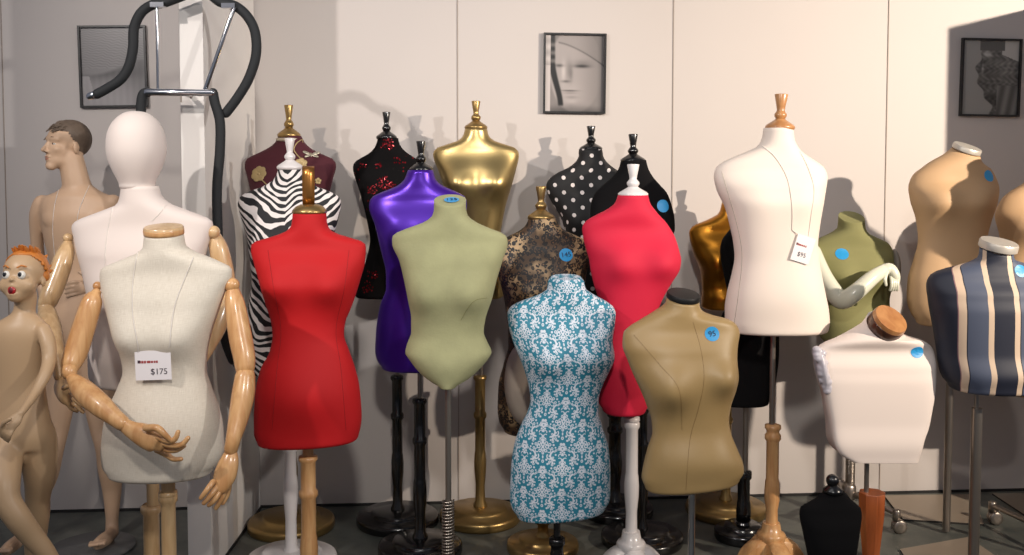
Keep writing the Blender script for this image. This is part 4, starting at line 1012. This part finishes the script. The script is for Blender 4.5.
# ------------------------------------------------------------------ realistic mannequins
def head(parent, base, feat, c, yaw, pitch, S, child=False):
    R = Matrix.Rotation(yaw, 3, 'Z') @ Matrix.Rotation(pitch, 3, 'X')
    c = Vector(c)
    def E(m, p, r, rr=None): m.add(ell(c + R @ (Vector(p) * S), tuple(q * S for q in r), R if rr is None else R @ rr, 22, 14))
    def T(m, pts): m.add(tube([(*(c + R @ (Vector(p[:3]) * S)), p[3] * S) for p in pts], 12))
    b, f = base, feat
    if not child:
        E(b, (0, .020, .035), (.075, .093, .088)); E(b, (0, -.028, .038), (.060, .058, .058)); E(b, (0, -.034, -.020), (.055, .060, .064)); E(b, (0, -.034, -.064), (.050, .056, .040)); E(b, (0, -.070, -.094), (.028, .026, .022))
        E(b, (0, .008, -.045), (.058, .05, .045))
        for s_ in (-1, 1): E(b, (s_ * .036, -.060, -.016), (.020, .022, .020))
        T(b, [(-.044, -.062, .030, .013), (-.020, -.077, .032, .014), (0, -.077, .029, .013), (.020, -.077, .032, .014), (.044, -.062, .030, .013)])
        T(f, [(0, -.082, .020, .007), (0, -.097, -.004, .0085), (0, -.109, -.022, .010)]); E(f, (.010, -.094, -.029), (.008, .011, .006)); E(f, (-.010, -.094, -.029), (.008, .011, .006))
        for s_ in (-1, 1): E(f, (s_ * .071, .012, -.004), (.0075, .018, .030), Matrix.Rotation(s_ * .35, 3, 'Z'))
        E(f, (0, -.086, -.052), (.022, .011, .007)); E(f, (0, -.084, -.065), (.019, .011, .008))
    else:
        E(b, (0, .012, .025), (.080, .092, .080)); E(b, (0, -.028, -.032), (.068, .062, .066)); E(b, (0, -.056, -.078), (.034, .030, .026))
        for s_ in (-1, 1): E(b, (s_ * .042, -.046, -.034), (.032, .034, .034))
        E(f, (0, -.087, -.012), (.012, .013, .010))
        for s_ in (-1, 1): E(f, (s_ * .077, .012, -.018), (.009, .016, .022))
        T(f, [(-.020, -.081, -.042, .006), (0, -.088, -.036, .006), (.020, -.081, -.042, .006)]); T(f, [(-.017, -.078, -.069, .006), (0, -.084, -.072, .007), (.017, -.078, -.069, .006)])
    h = parent
    def part(name, ps, m, rr=None):
        q = MB()
        for p, r in ps: q.add(ell(c + R @ (Vector(p) * S), tuple(v * S for v in r), R, 16, 10))
        return q.build(name, m, h)
    if not child:
        for s_ in (-1, 1):
            part('eye', [((s_ * .029, -.0715, .007), (.0115, .008, .0055))], M['eyewhite']); part('iris', [((s_ * .029, -.0775, .007), (.0045, .003, .0048))], M['eyedark'])
            q = MB().add(tube([(*(c + R @ (Vector(p) * S)), .0022 * S) for p in ((s_ * .012, -.0855, .034), (s_ * .027, -.0835, .039), (s_ * .045, -.0695, .034))], 8)).build('eyebrow', M['brow'], h)
            q = MB().add(tube([(*(c + R @ (Vector(p) * S)), .0013 * S) for p in ((s_ * .018, -.077, .010), (s_ * .029, -.0795, .0125), (s_ * .040, -.074, .009))], 8)).build('eyelid', M['brow'], h)
        part('lips', [((0, -.0885, -.053), (.018, .0085, .0042)), ((0, -.0870, -.063), (.016, .0085, .0055))], M['lip'])
        # short hair cap
        vs = []
        q = MB().add(ell(c + R @ (Vector((0, .020, .036)) * S), (.0725 * S, .0915 * S, .0860 * S), R, 64, 44))
        out = MB(); keep = {}
        loc = [R.transposed() @ (v - c) / S for v in q.v]
        def ok(p):
            lim = (.075 - .25 * abs(p.x)) if p.y < -.03 else (.066 - (p.y + .03) * 1.7)
            lim = max(lim, -.045)
            return p.z > lim
        fs = [f for f in q.f if all(ok(loc[i]) for i in f)]
        out.v = q.v; out.f = fs
        o = out.build('hair', M['hairbrown'], h); s_ = o.modifiers.new('t', 'SOLIDIFY'); s_.thickness = .0045 * S; s_.offset = 1
        q = MB(); random.seed(11)
        for i in range(46):
            x = random.uniform(-.05, .05); y = random.uniform(-.066, .02); z = .034 + .0865 * math.sqrt(max(0, 1 - (x / .0745) ** 2 - ((y - .020) / .094) ** 2))
            q.add(tube([(*(c + R @ (Vector((x, y, z)) * S)), .006 * S), (*(c + R @ (Vector((x * 1.02, y - .016, z - .001 + .003 * random.random())) * S)), .0045 * S), (*(c + R @ (Vector((x * 1.03, y - .026, z - .008)) * S)), .002 * S)], 6))
        q.build('hair_tuft', M['hairbrown'], h)
    else:
        for s_ in (-1, 1):
            part('eye', [((s_ * .031, -.074, .006), (.0165, .0125, .0175))], M['eyewhite']); part('iris', [((s_ * .031 - .002, -.0845, .008), (.0085, .004, .0095))], M['eyedark'])
            MB().add(tube([(*(c + R @ (Vector(p) * S)), .003 * S) for p in ((s_ * .018, -.085, .036), (s_ * .032, -.082, .044), (s_ * .046, -.070, .040))], 8)).build('eyebrow', M['hairorange'], h)
        part('mouth', [((0, -.0835, -.054), (.0165, .010, .0185))], M['redmouth']); part('mouth_inside', [((0, -.0905, -.055), (.009, .0045, .0115))], mat('dark_mouth', rgb(90, 12, 20), .5))
        q = MB(); random.seed(4)
        q2 = MB().add(ell(c + R @ (Vector((0, .022, .030)) * S), (.080 * S, .086 * S, .079 * S), R, 40, 28))
        loc = [R.transposed() @ (v - c) / S for v in q2.v]
        q2.f = [f for f in q2.f if all(loc[i].z > max(.082 - max(0, loc[i].y + .03) * 1.5, -.03) for i in f)]
        o = q2.build('hair', M['hairorange'], h); s_ = o.modifiers.new('t', 'SOLIDIFY'); s_.thickness = .006 * S; s_.offset = 1
        for i in range(34):
            th = random.uniform(-2.4, 2.4); lat_ = random.uniform(.15, .5)
            d0 = Vector((math.sin(th) * math.cos(PI/2 - lat_*1.2), -math.cos(th) * math.cos(PI/2 - lat_*1.2), math.sin(PI/2 - lat_*1.2)))
            if i > 22: d0 = Vector((random.uniform(-.9, .9), random.uniform(.3, 1), random.uniform(-.1, .6))).normalized()
            b0 = Vector((d0.x * .078, .022 + d0.y * .084, .030 + d0.z * .078))
            tip = b0 + d0 * .014 + Vector((0, -.022 if i < 23 else .01, .010))
            q.add(tube([(*(c + R @ (b0 * S)), .010 * S), (*(c + R @ ((b0 + tip) / 2 * 1.02 * S)), .008 * S), (*(c + R @ (tip * S)), .002 * S)], 7))
        for s_ in (1,):
            q.add(ell(c + R @ (Vector((s_ * .078, .03, .005)) * S), (.012 * S, .022 * S, .022 * S), R))
        q.build('hair_tuft', M['hairorange'], h)
    return h
def body_loft(mb, rows, Y, dr=.6, n=28, off=0):
    """closed loft through pixel rows (y, xl, xr, depth_ratio)"""
    vs = []; fs = []
    R_ = cr([tuple(map(float, r)) for r in rows], 4)
    for y, a, b, dr_ in R_:
        c = P((a + b) / 2, y, Y); w = (b - a) * mpp(Y) / 2
        for k_ in range(n):
            t_ = 2 * PI * k_ / n; vs.append(Vector((c.x + w * math.cos(t_), Y + off + w * dr_ * math.sin(t_), c.z)))
    m = len(R_)
    for i in range(m - 1):
        for k_ in range(n): fs.append([i*n+k_, i*n+(k_+1)%n, (i+1)*n+(k_+1)%n, (i+1)*n+k_])
    fs.append(list(range(n))[::-1]); fs.append([(m-1)*n+k_ for k_ in range(n)])
    mb.add((vs, fs))
# male
Y = 4.2; c = P(80, 400, Y); t = thing('male_mannequin', 'bare male shop mannequin with short brown hair, head turned left', 'mannequin', (c.x, Y, 0))
mb = MB(); feat = MB()
body_loft(mb, [(186,64,92,.9),(192,56,101,.7),(197,44,112,.55),(204,40,118,.52),(215,41,118,.6),(230,43,114,.62),(245,46,107,.62),(260,50,101,.62),(275,52,99,.62),(295,50,102,.68),(315,47,106,.72),(335,46,108,.72),(350,48,108,.66)], Y)
mb.add(ptube([(71,158,4.2,12),(73,168,4.2,12.5),(76,182,4.2,13.5),(79,197,4.21,16)]))
for bx in (60, 98): mb.add(ell(P(bx, 219, Y - .055), (.075, .035, .05)))
mb.add(ptube([(42,203,4.2,8.5),(37,215,4.2,7.5),(37,240,4.22,6.5),(39,262,4.24,6),(42,285,4.2,5.5),(46,310,4.15,4.5),(48,322,4.13,4.5)], 5))
feat.add(ptube([(48,322,4.13,4.5),(50,334,4.12,6),(51,342,4.12,5)], 4, flat=.5))
for i, dx in enumerate((-4, -1.3, 1.4, 4)): feat.add(ptube([(51+dx*.9,342,4.11,1.9),(51+dx*1.2,350,4.1,1.8),(50+dx*1.1,357,4.11,1.5)], 3, 8))
feat.add(ptube([(55,332,4.1,2.2),(58,340,4.09,2),(58,346,4.09,1.6)], 3, 8))
mb.add(ptube([(113,203,4.2,9),(118,215,4.22,8),(119,240,4.25,7),(118,262,4.25,6.2),(108,276,4.16,5.5),(96,284,4.07,4.8),(90,286,4.04,4.5)], 5))
feat.add(ptube([(90,286,4.04,4.5),(84,287,4.02,7),(78,288,4.01,6.5)], 4, flat=.45, up=(0, 1, 0)))
for i, dy in enumerate((-6, -2.2, 1.8, 5.6)): feat.add(ptube([(79,288+dy,4.01,2),(72,289+dy*1.1,4.0,2),(65+abs(dy)*.4,291+dy*1.1,4.02,1.6)], 3, 8))
feat.add(ptube([(88,281,4.0,2.4),(84,275,4.0,2.2),(79,272,4.0,1.8)], 3, 8))
mb.add(ptube([(92,345,4.22,17),(98,385,4.22,17.5),(103,425,4.22,13.5),(107,447,4.2,11.5),(110,468,4.22,12),(112,490,4.24,9.5),(112,518,4.23,6.5),(112,532,4.21,7)], 6))
feat.add(ptube([(112,532,4.21,7),(108,537,4.15,7.5),(102,541,4.07,7.5),(97,544,4.0,6)], 4, flat=.7))
for i in range(5): feat.add(ptube([(91+i*3.6,543-i*.5,4.0,2.3),(90+i*3.4,545.5-i*.5,3.965,2.1)], 2, 8, smooth=False))
mb.add(ptube([(62,345,4.22,17),(60,385,4.2,17),(56,425,4.18,13.5),(52,450,4.16,11.5),(46,475,4.18,12),(38,500,4.16,8.5),(28,522,4.1,6.5),(25,532,4.08,7)], 6))
feat.add(ptube([(25,534,4.08,7),(18,541,4.0,7.5),(10,547,3.92,7.5),(5,550,3.87,6)], 4, flat=.7))
for i in range(5): feat.add(ptube([(-2+i*3.2,550-i*.2,3.87,2.2),(-4+i*3.2,552-i*.2,3.84,2)], 2, 8, smooth=False))
hd = (P(66.5, 146.5, 4.2), math.radians(-40), math.radians(-3), .90)
head(t, mb, feat, *hd)
two_stage(mb, feat, 'body', M['skin'], t)
rr_ = [(.001, .001), (.17, .001), (.172, .005), (.17, .009), (.001, .009)]
pc = floorpt(100, 527)
plate = MB().add(lathe([(.17, .001), (.172, .006), (.17, .012), (.01, .012)], (P(92, 520, 4.12).x, 4.12, 0), n=48)).build('foot_plate', M['glassplate'], t)
pts = [(87,178),(81,195),(77,210),(74,228)]
def cord_on(parent, tobj, pts, Yn, name='cord'):
    me = tobj.data; mw = Matrix.Translation(OFF[tobj.name])
    bv = BVHTree.FromPolygons([tuple(mw @ v.co) for v in me.vertices], [list(p.vertices) for p in me.polygons])
    out = []
    for x_, y_ in cr(pts, 8):
        loc, nr, i, d = bv.ray_cast(EYE, ray(x_, y_).normalized())
        if loc is None: continue
        p = loc + (nr if nr.y < 0 else -nr) * .0018; out.append((p.x, p.y, p.z, .0012))
    return tube(out, 6)
body = [o for o in t.children if o.name.startswith('body')][0]
mb = MB().add(cord_on(None, body, [(59,190),(55,205),(53,225),(54,245),(56,268)], Y)).add(cord_on(None, body, [(89,186),(83,200),(78,215),(77,232)], Y))
tag(mb.build('neck_cord', M['cord'], None), 'thin pale cord hanging round the male mannequin\'s neck', 'cord')

# child
Y = 3.07; c = P(18, 400, Y); t = thing('child_mannequin', 'bare child mannequin with orange hair, round eyes and open red mouth', 'mannequin', (c.x, Y, 0))
mb = MB(); feat = MB()
mb.add(ptube([(26,296,3.080,11),(25,308,3.080,10.5),(22,322,3.080,12)]))
body_loft(mb, [(313,12,34,.8),(319,2,42,.6),(325,-8,47,.55),(334,-12,49,.58),(350,-12,47,.62),(370,-10,45,.64),(388,-9,45,.66),(405,-10,47,.72),(420,-11,50,.76),(435,-11,53,.76),(448,-8,52,.7)], Y)
mb.add(ptube([(43,330,3.050,8),(48,343,3.030,8),(49,360,3.010,7.2),(45,375,2.970,6.6),(36,392,2.930,5.6),(25,408,2.870,4.6),(20,414,2.850,4.4)], 5))
feat.add(ptube([(20,414,2.850,4.4),(15,420,2.840,7),(10,426,2.830,6.5)], 4, flat=.5))
for i, (dx, dy) in enumerate(((-5, -4), (-2.2, -1), (1, 1.5), (4.2, 3.5))): feat.add(ptube([(9+dx,426+dy,2.83,2.2),(6+dx,432+dy,2.82,2.1),(4+dx,438+dy,2.83,1.7)], 3, 8))
feat.add(ptube([(10,419,2.810,2.5),(4,423,2.810,2.3),(1,429,2.820,1.8)], 3, 8))
mb.add(ptube([(-9,330,3.070,8),(-16,345,3.070,7.5),(-18,375,3.050,6.8),(-14,400,3.020,5.5),(-10,420,3.000,4.5)], 5))
feat.add(ptube([(-10,420,3.000,4.5),(-8,432,2.990,6),(-7,440,2.990,5)], 4, flat=.5))
for dx in (-4, -1.3, 1.4, 4): feat.add(ptube([(-7+dx,441,2.980,2),(-7+dx,452,2.970,1.7)], 2, 8, smooth=False))
mb.add(ptube([(37,436,3.080,19),(39,455,3.090,18.5),(40,475,3.100,16),(38,495,3.120,12.5),(37,515,3.150,12.5),(35,545,3.200,10.5),(35,588,3.200,7.5),(35,646.9,3.200,6.5)], 6))
feat.add(ptube([(35,646.9,3.200,6.5),(31,665.5,3.130,8),(28,677.9,3.050,7)], 4, flat=.7))
mb.add(ptube([(5,436,3.050,18),(5,460,3.000,17),(5,482,2.950,15),(7,500,2.930,13.5),(18,518,2.930,13),(32,536,2.950,11.5),(48,556,2.970,9.5),(66,588,3.000,7.5),(80,637.6,3.000,6.5)], 6))
feat.add(ptube([(80,637.6,3.000,7),(80,662.4,2.930,8),(78,681,2.850,7)], 4, flat=.7))
for x0, Y0 in ((22, 3.03), (72, 2.84)):
    for i in range(5): feat.add(ptube([(x0+i*3.4,682,Y0,2.6),(x0+i*3.4,687,Y0-.03,2.3)], 2, 8, smooth=False))
hd = (P(23.5, 277, 3.08), math.radians(-2), math.radians(-8), .76)
head(t, mb, feat, *hd, child=True)
two_stage(mb, feat, 'body', M['skinchild'], t)
MB().add(lathe([(.2, 0), (.2, .006), (.01, .006)], (P(50, 600, 3.05).x, 3.02, 0), n=40)).build('foot_plate', M['steel'], t)

# right-hand partition, its end just outside the frame: it shades the right of the back wall
KL = Vector((4.35, 1.3, 2.8))
tgt = W(948, 28); q_ = (3.92 - KL.y) / (tgt.y - KL.y); e = KL + (tgt - KL) * q_
o = MB().add(box((e.x + .04, (3.92 + 4.86) / 2, e.z / 2), (.08, .94, e.z))).build('wall_right', M['partition'], None, False); o['kind'] = 'structure'

# ------------------------------------------------------------------ light
def spot(name, loc, tgt, power, col, size, ang, blend=.5):
    l = bpy.data.lights.new(name, 'SPOT'); l.energy = power; l.color = col; l.shadow_soft_size = size; l.spot_size = math.radians(ang); l.spot_blend = blend
    o = bpy.data.objects.new(name, l); C.objects.link(o); o.location = loc
    o.rotation_euler = (Vector(tgt) - Vector(loc)).to_track_quat('-Z', 'Y').to_euler(); return o
def area(name, loc, tgt, power, col, sx, sy):
    l = bpy.data.lights.new(name, 'AREA'); l.shape = 'RECTANGLE'; l.size = sx; l.size_y = sy; l.energy = power; l.color = col
    o = bpy.data.objects.new(name, l); C.objects.link(o); o.location = loc
    o.rotation_euler = (Vector(tgt) - Vector(loc)).to_track_quat('-Z', 'Y').to_euler(); return o
spot('spotlight_right', KL, (1.9, 4.7, 1.75), 1300, (1, .86, .71), .035, 64, 1)
spot('spotlight_left', (-2.5, 1.0, 3.3), (-.5, 4.5, 1.7), 270, (1, .93, .88), .04, 70, 1)
spot('side_fill', (3.0, .8, 3.0), (-1.4, 4.3, 1.7), 340, (1, .97, .94), .05, 46, 1)  # added fill from the right for the partition face and left forms
spot('spotlight_front', (.1, -.4, 3.3), (.0, 3.6, 1.15), 270, (1, .95, .88), .12, 60, 1)
area('overhead_fill', (-.6, 1.8, 3.6), (-.4, 3.8, 1.0), 12, (1, .97, .95), 2.4, 1.2)  # added soft fill from overhead, stands for no particular fitting
w = bpy.data.worlds.new('World'); bpy.context.scene.world = w; w.use_nodes = True
w.node_tree.nodes['Background'].inputs[0].default_value = (.80, .84, 1, 1); w.node_tree.nodes['Background'].inputs[1].default_value = .20

# ------------------------------------------------------------------ camera
cam = bpy.data.cameras.new('Camera'); co = bpy.data.objects.new('Camera', cam); C.objects.link(co)
co.location = EYE; co.rotation_euler = (PI / 2 - PITCH, 0, 0)
cam.sensor_width = 36; cam.sensor_fit = 'HORIZONTAL'; cam.lens = FPX / 1024 * 36; cam.shift_y = -(277.5 - CY) / 1024
sc = bpy.context.scene; sc.camera = co
sc.view_settings.view_transform = 'Standard'; sc.view_settings.look = 'None'; sc.view_settings.exposure = .14; sc.view_settings.gamma = 1; sc.view_settings.use_curve_mapping = False
